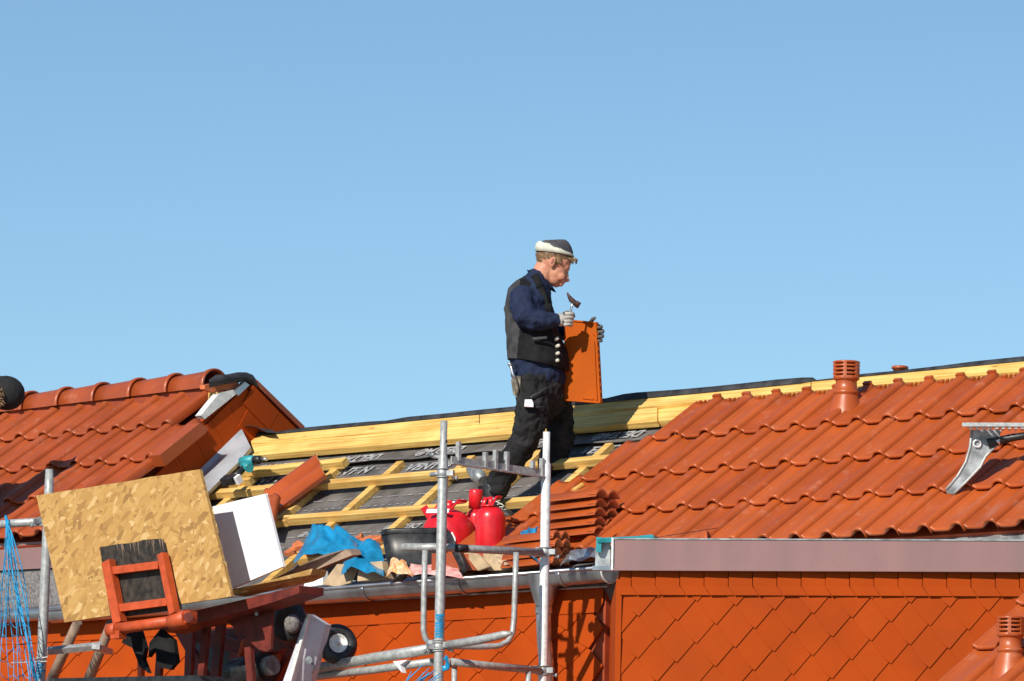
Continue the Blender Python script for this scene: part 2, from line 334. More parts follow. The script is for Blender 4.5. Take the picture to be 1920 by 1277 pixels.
for i in range(60):
    x0 = wr * i - .06; x1 = x0 + wr - .0045; sz = SLOPE
    f = lambda x, z, d: PB(max(x, .012), z + sz * x) + FRO * d
    pts = [(x0 + .035, -hr, .026), (x1 + .035, -hr, .020), (x1, -hr * .62, .016), (x1, .01, .012), (x0, .01, .020), (x0, -hr * .62, .023)]
    vv = [f(*p) for p in pts]; m.poly(vv, SHING)
    for a, b in ((0, 1), (4, 5), (5, 0)): m.poly([vv[a], vv[b], vv[b] - FRO * .02, vv[a] - FRO * .02], SHING)
m.build('bay_cladding', house)
m = MB(); m.box(V((XB + .006, CY - .008, zt / 2 - .02)), V((.016, 0, 0)), V((0, .012, 0)), V((0, 0, zt / 2 - .03)), SHING)
m.build('corner_trim', house)
# fascia band
fh = 58 * CY / F
m = MB()
z0 = zt + .002
f = lambda x, z, y: V((XB + x, CY + y, z0 + z + SLOPE * x))
m.prism([f(-.03, 0, -.055), f(8, 0, -.055), f(8, fh, -.055), f(-.03, fh, -.055)], V((0, .02, 0)), COPPER)
m.prism([f(-.032, -.006, -.064), f(8, -.006, -.064), f(8, .006, -.064), f(-.032, .006, -.064)], V((0, .035, 0)), COPPER)
m.prism([f(-.032, fh - .004, -.06), f(8, fh - .004, -.06), f(8, fh + .004, -.06), f(-.032, fh + .004, -.06)], V((0, .06, 0)), ZDULL)
m.prism([f(-.042, -.004, -.066), f(-.03, -.004, -.066), f(-.03, fh + .006, -.066), f(-.042, fh + .006, -.066)], V((0, .05, 0)), GALVW)
m.build('fascia', house)
# folded zinc box at the end of the fascia
m = MB()
p0, p1, p2, p3 = [f(-.15, .012, .0), f(-.043, .005, -.02), f(-.043, fh, -.02), f(-.15, fh * .93, .0)]
m.prism([f(-.13, .02, .02), f(-.045, .02, .02), f(-.045, fh, .02), f(-.10, fh, .02), f(-.13, fh * .8, .02)], V((0, .02, 0)), ZDULL)
m.box(f(-.09, .012, .03), V((.055, 0, 0)), V((0, .03, 0)), V((0, 0, .012)), ZINC)
m.build('fascia_end_cap', house)
# zinc tray between the fascia and the tile eave
m = MB(); rows = []
for k in range(17):
    x = XB - .02 + k * .25
    p = f(x - XB, fh - .02, 0.0)
    aa = -3 + 0; e = None
    # eave point of equal x
    q0 = RP(0, -3.05, -.05); t = (x + .0 - q0.x) / U.x + 0.3
    q = q0 + U * t
    rows.append([p, p * .6 + q * .4 + V((0, 0, .01)), q, q + RR * .4])
m.grid(rows, ZDULL, False); m.build('lead_tray', house)
# roof deck, back slope
RB = 1.62
m = MB()
m.prism([RP(AG, -3.35, -.10), RP(17, -3.35, -.10), RP(17, 1.45, -.10), RP(AG, 1.15, -.10)], -N * .12, MEMB)
back = (V((math.sin(PSI), math.cos(PSI), 0)) * math.cos(TH) - Z * math.sin(TH))
m.prism([RP(AG, 1.15, -.10), RP(17, 1.45, -.10), RP(17, 1.45, -.10) + back * 3.5, RP(AG, 1.15, -.10) + back * 3.5], -Z * .12, FELT)
m.prism([WP(AL, 0, -7), WP(AC + 10, 0, -7), WP(AC + 10, WT, -7), WP(AL, WT, -7)], -O * .3, PLASTER)
m.prism([WP(17, 0, -1), WP(17, 0, -7), WP(17, WT, -7), WP(17, RP(0, 1).z, -3.0), WP(17, WT, -1)], U * .2, PLASTER)
m.build('roof_deck', house)
m = MB(); m.prism([RP(AG, -3.42, -.10), RP(3, -3.42, -.10), RP(3, -2.95, -.075), RP(AG, -2.95, -.075)], -N * .01, ZDULL); m.build('eave_sheet', house)
# membrane
m = MB(); rows = []
for i in range(60):
    a = AG + i * (19.0 / 59); rows.append([RP(a, b, -.088 + .006 * noise.noise(V((a * .7, b * 2.2, 0))) * (1 if b < 1.1 else 0)) for b in [-3.3 + k * .2 for k in range(23)]])
m.grid(rows, MEMB, True); memb = m
m = MB(); rows = []                # loose flap of the upper membrane sheet
for i in range(60):
    a = AG + i * (18.5 / 59); e = .03 * noise.noise(V((a * .5, 3, 0)))
    rows.append([RP(a, .36 + e + k * .09, -.084 + (.034 + .012 * noise.noise(V((a * .8, 7, 0)))) * (1 - k / 8.0) ** 1.5) for k in range(9)])
m.grid(rows, MEMB, True)
m.grid([[r[0] for r in rows], [r[0] - N * .004 for r in rows], [r[1] - N * .004 for r in rows]], MEMB, False)
m.build('membrane_flap', house)
# dashed guide lines printed on the membrane
m = memb
for b in (-.62, -.86, -1.62, -1.9, .22):
    a = AG + .5
    while a < 1:
        L = .35 if b in (-.62, -1.62) else .12
        m.poly([RP(a, b, -.079), RP(a + L, b, -.079), RP(a + L, b + .014, -.079), RP(a, b + .014, -.079)], PRINT); a += L * (1.6 if L > .2 else 2.2)
m.build('membrane', house, merge=False)
# printed words on the membrane
def word(txt, px, py, hpx, flip, b_off=0.0, c=-.080):
    cu_ = bpy.data.curves.new('word', 'FONT'); cu_.body = txt; cu_.size = 1.0; cu_.shear = 0.25; cu_.offset = 0.035
    tmp = bpy.data.objects.new('tmpw', cu_); scn.collection.objects.link(tmp)
    dg = bpy.context.evaluated_depsgraph_get(); me = bpy.data.meshes.new_from_object(tmp.evaluated_get(dg))
    scn.collection.objects.unlink(tmp); bpy.data.objects.remove(tmp)
    xs = [v.co.x for v in me.vertices]; ys = [v.co.y for v in me.vertices]; x0, x1, y0, y1 = min(xs), max(xs), min(ys), max(ys)
    p = rpx(px, py, c); s = hpx * 40.5 / F / 0.60 / 0.78
    mb = MB(); mb.mats.append(PRINT)
    for v in me.vertices:
        X = (v.co.x - x0) * s * 0.98; Y = (v.co.y - y0) * s * .92
        if flip: X, Y = -X, (y1 - y0) * s * .92 - Y
        mb.v.append(p + U * X + RR * Y)
    for q in me.polygons: mb.face(list(q.vertices), PRINT)
    bpy.data.meshes.remove(me)
    return mb.build('printed_word', house, merge=False)
for (t, px, py, h, fl, c) in [
    ('DELTA\u00ae', 1198, 819, 16, True, -.050), ('DELTA\u00ae', 1032, 833, 16, True, -.050), ('DELTA\u00ae', 862, 848, 16, True, -.050), ('DELTA\u00ae', 706, 863, 16, True, -.050), ('DELTA\u00ae', 556, 878, 16, True, -.050),
    ('VENT N', 1086, 852, 17, False, -.078), ('VENT N', 924, 866, 17, False, -.078), ('VENT N', 757, 883, 17, False, -.078), ('VENT N', 606, 893, 17, False, -.078), ('VENT N', 452, 908, 17, False, -.078),
    ('DELTA\u00ae', 782, 990, 12, True, -.078), ('DELTA\u00ae', 620, 1003, 12, True, -.078)]:
    word(t, px, py, h, fl, c=c)
# counter battens (run up the slope) and battens (run along it)
for (px, py) in ((420, 940), (575, 925), (697, 912), (822, 910), (950, 900), (1078, 890)):
    a, _ = ab(px, py, -.045)
    m = MB(); m.bar(RP(a, -3.2, -.045), RP(a, (.30 if px != 1078 else .34) + random.uniform(-.05, .03), -.045), .064, .04, N, PINE)
    m.build('counter_batten', house)
# (spliced up slope piece on the right showing beside the tiles)
m = MB(); a, _ = ab(1225, 818, -.045); m.bar(RP(a, -1, -.045), RP(a, .36, -.045), .06, .04, N, PINE2); m.build('counter_batten', house)
def batten(p, q, w=.058, t=.046, c=0.0, mt=None):
    p, q = rpx(*p, c), rpx(*q, c); m = MB(); n = 7
    pts = [p.lerp(q, i / n) + N * random.uniform(-.002, .002) for i in range(n + 1)]
    for i in range(n): pass
    m.bar(p, q, w, t, N, mt or PINE); return m.build('batten', house)
batten((383, 923), (812, 886)); batten((806, 887), (1175, 853))
batten((525, 971), (1045, 931), t=.048)
batten((360, 988), (540, 972))
batten((432, 884), (645, 862), w=.06, t=.05, c=.004, mt=PINE2)
batten((560, 1045), (1000, 985), c=-.002)
batten((395, 908), (470, 896), w=.05, c=-.01)
# ridge boards: (corner pixels on the roof plane)
def plank(c4, c, t, mt, name='ridge_board'):
    m = MB(); p = [rpx(x, y, c) for x, y in c4]; m.prism(p, -N * t, mt); return m.build(name, house)
plank([(471, 832), (898, 795), (898, 777), (471, 817)], .002, .03, PINE2)
plank([(899.5, 795), (1520, 731), (1520, 716), (899.5, 776.8)], .002, .03, PINE2)
plank([(1521.5, 733), (1960, 692), (1960, 672), (1521.5, 714)], .003, .03, PINE2)
plank([(471, 855), (1232, 790), (1232, 764), (471, 833)], -.005, .04, PINE2)
plank([(1233.5, 790), (1960, 722), (1960, 694), (1233.5, 763.5)], -.024, .04, PINE2)
plank([(400, 872), (475, 856), (475, 838), (440, 842)], -.01, .05, PINE2)
# black felt lapping over the ridge
m = MB(); rows = []
top = [(455, 803), (497, 811), (567, 801), (640, 794), (685, 790), (720, 788), (760, 781), (835, 774), (900, 767), (965, 761), (1050, 753), (1132, 746), (1165, 738), (1190, 735), (1275, 729), (1330, 724), (1388, 718), (1450, 711), (1500, 707), (1520, 707), (1527, 712), (1560, 708), (1616, 700), (1680, 694), (1760, 685), (1820, 677), (1917, 667), (1960, 663)]
for i, (x, y) in enumerate(top):
    yy = 817 - (x - 471) * .0965 if x < 1520 else 714 - (x - 1521) * .0955
    p = rpx(x, yy + 1, .008); q = p + Z * (max(2.5, yy + 1 - y) * p.y / F) - O * .02
    rows.append([p, p.lerp(q, .5) + O * .004, q, q - O * .04 - Z * .015, q - O * .12 - Z * .10])
m.grid(rows, FELT, True); m.build('ridge_felt', house)
# main tile field
m = MB()
tile_field(m, [(0, 0, 15), (-1, -1, 16), (-2, -2, 16), (-3, -3, 17)], TILES1, head=(0,))
m.build('roof_tiles', house)
m = MB(); m.prism([RP(0, -2.9, -.03), RP(17, -2.9, -.03), RP(17, 1, -.03), RP(1, 1, -.03), RP(-1, -1, -.03), RP(-2, -2, -.03)], -N * .03, DARKB); m.build('tile_bed', house)
# loose slips at the left edge of the tiling
m = MB(); m.bar(rpx(1072, 919, .03), rpx(1092, 906, .03), .035, .012, N, PINE2); m.build('wood_slip', house)
# gutter
def gut(px, py): return hit(px, py, WALL0 + O * .11, O)
ga, gb = gut(100, 1147), gut(1143, 1068)
gd = (gb - ga).normalized(); gr = .074
m = MB(); rows = []
for i in range(41):
    c = ga.lerp(gb, i / 40)
    rows.append([c + O * (math.cos(q) * gr) + Z * (math.sin(q) * gr * 1.05) for q in [math.pi + k * math.pi / 14 for k in range(15)]])
m.grid(rows, ZINC, True); m.tube([ga + O * gr + Z * .006, gb + O * gr + Z * .006], .012, ZINC, 10)
m.grid([[r[0] for r in rows], [r[0] + Z * .02 - O * .02 for r in rows], [r[0] + Z * .07 - O * .10 for r in rows]], ZINC, False)
gut_o = m.build('gutter', house)
m = MB(); c = gb + gd * .002
m.prism([c + O * (math.cos(q) * gr) + Z * (math.sin(q) * gr * 1.05) for q in [math.pi + k * math.pi / 14 for k in range(15)]], gd * .008, ZDULL)
m.tube([c + O * (math.cos(q) * (gr + .004)) + Z * (math.sin(q) * (gr * 1.05 + .004)) for q in [math.pi + k * math.pi / 14 for k in range(15)]], .006, GALVW, 6)
m.build('gutter_end', gut_o)
for px in (560, 716, 890, 1068):
    t = (px - 100) / 1043.; c = ga.lerp(gb, t); m = MB()
    m.tube([c + O * (math.cos(q) * (gr + .004)) + Z * (math.sin(q) * (gr * 1.05 + .004)) for q in [math.pi + k * math.pi / 14 for k in range(15)]], [(.004, .018)] * 15, ZINC, 8, ref=O)
    m.build('gutter_bracket', gut_o)
# downpipe with hopper outlet
m = MB(); c = ga.lerp(gb, (1030 - 100) / 1043.)
b1 = c - Z * .06; b2 = V((c.x, c.y, 0)) - O * .03
zz = lambda py: spx(1040, py, .1).z
m.lathe(V((c.x, c.y, 0)), Z, [(.105, zz(1078)), (.10, zz(1090)), (.052, zz(1135)), (.052, zz(1150))], ZINC)
m.tube([V((c.x, c.y, zz(1138))) , V((c.x, c.y, zz(1165))), V((c.x, c.y, zz(1200))) - O * .01, V((c.x, c.y, zz(1240))) - O * .03, V((c.x, c.y, zz(1300))) - O * .035, V((c.x, c.y, 0.05)) - O * .035], .046, ZINC, 18)
m.lathe(V((c.x, c.y, 0)), Z, [(.047, zz(1140)), (.052, zz(1138)), (.052, zz(1128)), (.047, zz(1126))], ZINC)
m.build('downpipe', house)
# vent pipe on the roof
def vent(cx, ybase, ytop, Yd, rpxl, parent, capn=3):
    k = Yd / F; c = at(cx, ybase, Yd); H = (ybase - ytop) * k; r = rpxl * k; h = lambda y: (ybase - y) * k
    m = MB(); s = (ybase - ytop) / 98.0
    yy = lambda q: H - q * s * k
    m.lathe(c, Z, [(r * 2.2, -.12), (r * 1.62, yy(92)), (r * 1.42, yy(82)), (r * 1.15, yy(66)), (r * 1.08, yy(62)), (r * 1.18, yy(61)), (r * 1.20, yy(56)), (r * 1.0, yy(54)), (r * .98, yy(38)), (r * 1.02, yy(36)), (r * 1.12, yy(35))], TILE)
    vp = m.build('vent_pipe', parent)
    m = MB()
    m.lathe(c, Z, [(r * 1.1, yy(35.5)), (r * 1.22, yy(34)), (r * 1.22, yy(30)), (r * 1.14, yy(28)), (r * 1.0, yy(28))], TILE)
    for q in (24, 16.5, 9.5): m.lathe(c, Z, [(r * .9, yy(q - 2.6)), (r * 1.24, yy(q - 2.2)), (r * 1.26, yy(q)), (r * 1.22, yy(q + 1.6)), (r * .9, yy(q + 1.8))], TILE)
    m.lathe(c, Z, [(r * 1.0, yy(5)), (r * 1.24, yy(4)), (r * 1.28, yy(1.5)), (r * 1.1, yy(0)), (.001, yy(-1.5))], TILE)
    m.lathe(c, Z, [(r * .55, yy(30)), (r * .55, yy(2))], BLACKP)
    for i in range(6):
        q = i * math.pi / 3 + .35; d = V((math.cos(q), math.sin(q), 0)); e = V((-d.y, d.x, 0))
        m.box(c + d * (r * 1.12) + Z * yy(17), d * (r * .12), e * (r * .16), Z * (s * k * 14), TILE)
    m.build('vent_cap', vp)
vp0 = rpx(1578, 776)
vent(1586, 776, 676, vp0.y, 20.5, house)
# vent behind the ridge
m = MB(); c = at(1687, 730, 40.6); k = 40.6 / F
m.lathe(c, Z, [(13 * k, -.5), (13 * k, 38 * k), (16 * k, 38.5 * k), (16 * k, 43 * k), (12 * k, 44.5 * k), (.001, 45 * k)], TILE2); m.build('far_vent_cap', house)
# ------------------------------------------------------------------ left house
lp = RP(AG - 4, -3.4, 0, LIFT); lbase = V((lp.x, lp.y, 0))
lh = empty('house', lbase, 'left house with taller tiled roof, ridge tiles and orange clad gable', 'house')
AT = int(math.floor(AG)) - 0
a274, b274 = ab(274, 801, .04, LIFT)
# shift so noses land on the photo's lattice
fa = (a274 - math.floor(a274)); fb = b274 - math.floor(b274)
SH = U * (fa * TW) + RR * (fb * TG) + LIFT
top_b = int(math.floor(b274)); a_r = int(math.floor(a274))
ridge_a = ab(375, 734, .05, LIFT)
class _: pass
m = MB()
spans = []
for k in range(0, 4):
    b = top_b - k
    spans.append((b, -40, a_r + (1, 2, 2, 3, 3, 3, 3)[k]))
tile_field(m, spans, TILES2, SH)
m.build('roof_tiles', lh)
LB1 = ab(250, 757, .0, LIFT)[1]
m = MB()
aR = AG - .15
m.prism([RP(-46, -3.3, -.06, LIFT), RP(aR, -3.3, -.06, LIFT), RP(aR, LB1, -.06, LIFT), RP(-46, LB1, -.06, LIFT)], -N * .1, DARKB)
m.prism([RP(-46, LB1, -.06, LIFT), RP(aR, LB1, -.06, LIFT), RP(aR, LB1, -.06, LIFT) + back * 4, RP(-46, LB1, -.06, LIFT) + back * 4], -N * .02, TILE2)
m.prism([RP(-46, -3.2, -.1, LIFT), RP(-46, LB1, -.1, LIFT), RP(-46, LB1, -.1, LIFT) + back * 4, V((*RP(-46, LB1).xy, 0)) + back * 4 - Z * (back * 4).z, V((*RP(-46, -3.2).xy, 0))], -U * .1, PLASTER)
m.prism([WP(-46, 0, -.012), WP(AL, 0, -.012), WP(AL, WT + .2, -.012), WP(-46, WT + .2, -.012)], -O * .3, DARKB)
m.build('roof_core', lh)
# gable wall (faces along +U)
gp = RP(AG, 0, 0, LIFT)
def gpx(px, py, d=0.0): return hit(px, py, gp + U * d, U)
apex = gpx(476, 719); 
m = MB()
low = [gpx(300, 868), gpx(385, 790), gpx(436, 738), apex, gpx(570, 805), gpx(700, 930), gpx(420, 1000), gpx(300, 1010)]
m.prism(low, -U * .12, SHING); m.build('gable_wall', lh)
dn = (gpx(300, 875) - gpx(440, 738)).normalized(); pn = U.cross(dn); pn = pn if pn.z < 0 else -pn
m = MB()
for r_ in range(3):
    for i in range(9):
        s = .20; st = gpx(440, 742) + dn * (i * s - .1 - r_ * .09) + pn * (r_ * .20)
        e = .006 + .006 * (2 - r_)
        pts = [st, st + dn * s * .985, st + dn * s * .985 + pn * .20, st + dn * (s * .30) + pn * .235, st + pn * .20]
        m.prism([p + U * e for p in pts], U * .006, SHING)
bdn = (gpx(570, 805) - gpx(482, 714)).normalized(); bpn = U.cross(bdn); bpn = bpn if bpn.z < 0 else -bpn
for r_ in range(2):
    for i in range(5):
        s = .30; st = gpx(474, 722) + bdn * (i * s - .02 + r_ * .06) + bpn * (r_ * .15 + .02)
        pts = [st, st + bdn * s * .98, st + bdn * s * .98 + bpn * .16, st + bpn * .16]
        m.prism([p + U * (.03 - .008 * r_) for p in pts], U * .006, SHING)
m.build('gable_cladding', lh)
m = MB()
m.prism([gpx(475, 716, .03), gpx(482, 712, .03), gpx(572, 800, .03), gpx(566, 806, .03)], -U * .10, TILE2); m.build('verge_trim', lh)
m = MB()   # bright zinc strip on the gable edge
m.prism([gpx(377, 779, .045), gpx(384, 786, .045), gpx(443, 739, .045), gpx(438, 731, .045), gpx(410, 738, .045)], -U * .06, GALVW)
m.prism([gpx(440, 734, .05), gpx(447, 742, .05), gpx(468, 722, .05), gpx(460, 716, .05)], -U * .05, ZINC)
m.build('verge_flashing', lh)
m = MB(); m.box(gpx(408, 745, -.03), U * .05, O * .04, Z * .03, PINE2); m.build('batten_end', lh)
# lead flashing at the foot of the gable
m = MB()
A_, B_, C_, D_, E_ = gpx(470, 800, .02), rpx(473, 822, .05), rpx(390, 912, .04), gpx(365, 895, .02), gpx(455, 806, .02)
rows = [[gpx(451, 800, .012), gpx(457, 812, .05), rpx(470, 838, .05), rpx(472, 846, .02)]]
for k_ in range(1, 6):
    f_ = k_ * 30
    rows.append([gpx(451 - f_, 800 + f_ * .98, .012), gpx(457 - f_, 812 + f_ * .98, .05), rpx(476 - f_, 838 + f_ * .98, .05), rpx(478 - f_, 844 + f_ * .98, .02)])
m.grid(rows, LEAD, False); m.build('lead_flashing', lh)
m = MB(); m.grid([[gpx(455, 800, .03), gpx(470, 798, .09)], [gpx(470, 797, .03), gpx(480, 801, .1)], [gpx(490, 803, .03), rpx(500, 811, .06)], [gpx(512, 806, .03), rpx(516, 812, .06)]], FELT); m.build('flashing_felt', lh)
# loose verge slab
m = MB()
m.prism([gpx(300, 853, .16), gpx(375, 793, .16), gpx(391, 803, .16), gpx(386, 812, .16), gpx(310, 874, .16)], -U * .12, TILE2)
m.build('verge_tile', lh)
# felt crown and broken clay piece at the end of the ridge
m = MB()
rows = []
for k, (x, y, y2) in enumerate([(392, 712, 728), (405, 703, 724), (425, 702, 720), (445, 698, 717), (462, 698, 716), (474, 703, 722), (482, 714, 732)]):
    rows.append([gpx(x, y2, .02 - .0), gpx(x, (y + y2) / 2, .05), gpx(x, y, .02), gpx(x + 3, y + 4, -.12)])
m.grid(rows, FELT); m.build('ridge_felt', lh)
m = MB(); m.prism([gpx(x, y, .0) for x, y in ((384, 722), (452, 709), (444, 726), (432, 734), (420, 731), (400, 735), (384, 729))], -U * .05, RAWCLAY); m.build('broken_tile', lh)
# ridge tiles
rq0, rq1 = RP(*ab(27, 757, .06, LIFT), .06, LIFT), RP(*ab(398, 712, .06, LIFT), .06, LIFT)
rdir = (rq1 - rq0).normalized(); step = 71.0 * 43.6 / F / math.cos(PSI)
side = -O
def ridge_tile(mb, p, d, sd, up, L, r0=.098, r1=.112, mt=TILE2):
    rows = []
    for t, rr_ in [(0, r0), (.5, (r0 + r1) / 2), (.86, r1), (.885, r1 + .004), (.90, r1 + .009), (.95, r1 + .012), (1.0, r1 + .011), (1.0, r1 - .004), (.9, r1 - .008)]:
        rows.append([p + d * (t * L) + sd * (math.cos(q) * rr_) + up * (math.sin(q) * rr_ * 1.02) for q in [-.15 + k * (math.pi + .3) / 16 for k in range(17)]])
    mb.grid(rows, mt, True)
    for r in (rows[0],): mb.grid([r, [p + (x - p) * .86 for x in r]], mt, False)
m = MB(); m.bar(rq0 - Z * .03, rq1 + rdir * .02 - Z * .03, .16, .22, Z, DARKB); m.build('ridge_beam', lh)
upn = rdir.cross(side).normalized(); upn = upn if upn.z > 0 else -upn
for i in range(8):
    m = MB(); p = rq1 - rdir * (step * (i + 1)) - Z * .05 + upn * (i % 2) * .001
    ridge_tile(m, p, rdir, side, upn, step * 1.10, mt=TILE2); m.build('ridge_tile', lh)
# eave band, slate strip below the left roof
m = MB()
m.prism([spx(-60, 1022, .02), spx(150, 1012, .02), spx(150, 1062, .02), spx(-60, 1073, .02)], -O * .1, COPPER); m.build('fascia', lh)
m = MB(); m.prism([spx(-60, 1075, .0), spx(150, 1064, .0), spx(150, 1140, .0), spx(-60, 1150, .0)], -O * .06, GREYB); m.build('slate_strip', lh)
m = MB(); m.tube([spx(-60, 1160, .12), spx(200, 1140, .12)], .05, ZINC, 16); m.build('gutter', lh)
# ------------------------------------------------------------------ lower right roof
YL = 33.0
lo = at(1828, 1224, YL)
rl = empty('house', V((lo.x + 1, lo.y + 1, 0)), 'tiled roof corner of a lower house in the bottom right', 'house')
U2 = U; sL = YL / 40.0
def LP(a, b, c=0.0): return lo + U2 * (a * TW * 1.05) + RR * (b * TG) + N * c
m = MB()
for b, a0 in ((1, 0), (0, 0), (-1, 0), (-2, 0), (-3, 0)):
    for a in range(a0, 8): clay_tile(m, LP(a, b * .93, .0), U2, RR, N, w=TW * 1.05)
m.build('roof_tiles', rl)
m = MB(); m.prism([LP(.05, -3, -.03), LP(8, -3, -.03), LP(8, 1.9, -.03), LP(.05, 1.9, -.03)], -N * .06, DARKB)
m.prism([LP(.3, -2.8, -.1), LP(8, -2.8, -.1), V((*LP(8, -2.8).xy, 0)), V((*LP(.3, -2.8).xy, 0))], -O * .3, PLASTER)
m.prism([V((*LP(.3, -2.8).xy, 0)), LP(.3, -2.8, -.1), LP(.3, 1.8, -.1), V((*LP(.3, 1.8).xy, 0))], U2 * .2, PLASTER)
m.build('roof_core', rl)
vent(1894, 1262, 1156, LP(1, -.3).y - .1, 21.0, rl)
# ================================================================== scaffold
def clamp(mb, p, ax, r=.034, d2=None):
    ax = ax.normalized(); mb.tube([p - ax * .024, p + ax * .024], r, ZDULL, 12)
    mb.tube([p - ax * .028, p - ax * .022], r + .006, GALV, 12); mb.tube([p + ax * .022, p + ax * .028], r + .006, GALV, 12)
    dd = (d2 or V((1, 0, 0))).normalized()
    mb.box(p + dd * (r + .016), dd * .020, ax * .016, dd.cross(ax) * .018, ZDULL)
    mb.tube([p + dd * (r + .02) - Z * .028 - dd.cross(ax) * .01, p + dd * (r + .05) - Z * .03 - dd.cross(ax) * .012], .007, GALV, 8)
    mb.tube([p + dd * (r + .045) - Z * .03 - dd.cross(ax) * .012, p + dd * (r + .055) - Z * .03 - dd.cross(ax) * .012], .014, ZDULL, 6)
D1, D2 = 1.45, 0.62
p8t, p8b = spx(832.5, 789, D1), spx(822, 1277, D1)
p10t, p10b = spx(1025, 810, D2), spx(1018, 1277, D2)
sc = empty('scaffold', V((p8b.x, p8b.y, 0)), 'grey tube scaffold with two tall poles and a guard frame before the gas bottles', 'scaffold')
def down(p, z=0.02): return V((p.x, p.y, z))
S1 = lambda x, y: spx(x, y, D1)
S2 = lambda x, y: spx(x, y, D2)
# outer pole
m = MB(); ax = (p8t - p8b).normalized()
m.tube([p8t - ax * .06 + ax * .06, S1(831, 852), S1(831, 862), S1(822, 1277), down(p8b)], [.021, .0215, .030, .030, .030], GALV, 16)
q = S1(832, 828); m.box(q + V((.016, -.012, 0)), V((.006, 0, 0)), V((0, .004, 0)), V((0, 0, .008)), BLACKP)
m.build('pole', sc)
m = MB()
m.tube([p10t, S2(1024, 866), S2(1024, 872), S2(1018, 1277), down(p10b)], [.021, .0215, .029, .029, .029], GALVW, 16)
m.build('pole', sc)
# blue paint patch
m = MB(); a_, b_ = S1(825.5, 1152), S1(824, 1192)
for k in range(9):
    t = k / 8.0; w_ = random.uniform(.3, 1)
    rows = [[a_.lerp(b_, t + e) + V((math.cos(q), math.sin(q), 0)) * .0312 for q in [R(-150 + 70 * (1 - w_) * random.random() + i * 110 * w_ / 6) for i in range(7)]] for e in (0, .10)]
    m.grid(rows, BLUE)
m.build('paint_mark', sc)
# top transom with lugs
m = MB()
t0, t1 = spx(846, 862, D1 - .02), spx(1020, 888, D2 + .02)
d = (t1 - t0).normalized(); L = (t1 - t0).length; sd = d.cross(Z).normalized(); hz = Z * .022
at_ = lambda px: t0 + d * (L * (px - 846) / 174.)
for a, b in ((846, 931), (935, 1019)):
    m.box((at_(a) + at_(b)) / 2, (at_(b) - at_(a)) / 2, sd * .005, hz, GALV)
    m.box((at_(a) + at_(b)) / 2 - Z * .021, (at_(b) - at_(a)) / 2, sd * .018, Z * .004, GALV)
for px, up_, dn_ in ((859, .075, .02), (909, .05, .02), (928, .065, .025), (949, .065, .025), (998, .045, .0), (1016, .06, .035)):
    m.box(at_(px) + Z * (up_ - dn_) / 1.0 - sd * .0, d * .010, sd * .014, Z * (up_ * .5 + dn_), GALV)
m.build('transom', sc)
m = MB(); clamp(m, S1(830, 887), Z, .033, V((1, -.3, 0))); m.tube([S1(812, 856), S1(832, 858)], .012, GALV, 8); m.tube([S1(806, 852), S1(816, 854)], .016, ZDULL, 8)
m.tube([S1(808, 890), S1(826, 888)], .014, ZDULL, 8); m.build('coupler', sc)
# guard frame
m = MB(); m.tube([spx(755, 1026, D1 + .02), spx(820, 1026, D1 - .05), spx(1016, 1036, D2 + .06)], .0235, GALV, 14)
u_ = [(797, 1032), (795, 1110), (794, 1180), (797, 1196), (806, 1207), (822, 1211), (900, 1213), (935, 1211), (952, 1203), (961, 1187), (964, 1160), (966, 1100), (968, 1036)]
def dpx(px): return D1 + (px - 797) / (968 - 797.) * (D2 + .3 - D1)
m.tube([spx(x, y, dpx(x)) for x, y in u_], .0175, GALV, 12); m.build('guard_frame', sc)
m = MB(); q0, q1 = spx(856, 1028, D1 - .15), spx(875, 1029, D1 - .22); m.tube([q0, q1], .025, BLACKP, 14); m.build('tape_band', sc)
for (x, y, f_, ds) in ((1022, 1035, S2, V((1, -.4, 0))), (1018, 1257, S2, V((1, -.4, 0))), (822, 1209, S1, V((1, -.3, 0))), (822, 1213, S1, V((-1, -.3, 0)))):
    m = MB(); clamp(m, f_(x, y), Z, .034, ds); m.box(f_(x - 13, y - 2), V((.018, 0, 0)), V((0, .02, 0)), Z * .02, ZDULL); m.build('coupler', sc)
# ledgers
for pts, r_ in (([(588, 1254, 1.25), (700, 1234, 1.35), (812, 1216, 1.45)], .032), ([(578, 1270, 1.2), (700, 1256, 1.35), (812, 1241, 1.45)], .024),
                ([(838, 1210, 1.42), (900, 1200, 1.40), (945, 1190, 1.38), (960, 1187, 1.37)], .026),
                ([(846, 1241, 1.40), (930, 1250, 1.0), (1012, 1257, .66)], .023)):
    m = MB(); rr_ = [r_] * len(pts)
    if len(pts) == 4: rr_ = [r_, r_, r_ * .9, r_ * .35]
    m.tube([spx(*p) for p in pts], rr_, GALV, 14); m.build('ledger', sc)
for x, d_ in ((852, 1.36), (991, .75)):
    m = MB(); m.tube([spx(x, 1250, d_), spx(x - 1, 1340, d_)], .017, GALV, 12); m.build('guard_frame', sc)
m = MB(); m.prism([spx(745, 1241, 1.42), spx(772, 1238, 1.43), spx(758, 1247, 1.43), spx(762, 1262, 1.43), spx(752, 1250, 1.43)], -O * .004 + O * .04, WHITE); m.build('tape_scrap', sc)
for k, (px, py) in enumerate(((700, 1236), (622, 1268), (720, 1254), (900, 1203))): pass
# blue strap round the coupler
m = MB(); m.tube([spx(834, 1232, 1.5), spx(841, 1240, 1.47), spx(838, 1252, 1.5), spx(829, 1254, 1.52)], [(.018, .004)] * 4, BLUE, 8); m.tube([spx(842, 1236, 1.5), spx(846, 1250, 1.47)], .006, OLDW, 8)
one(m, 'strap', 'short blue strap wound round the low coupler of the outer pole', 'strap')
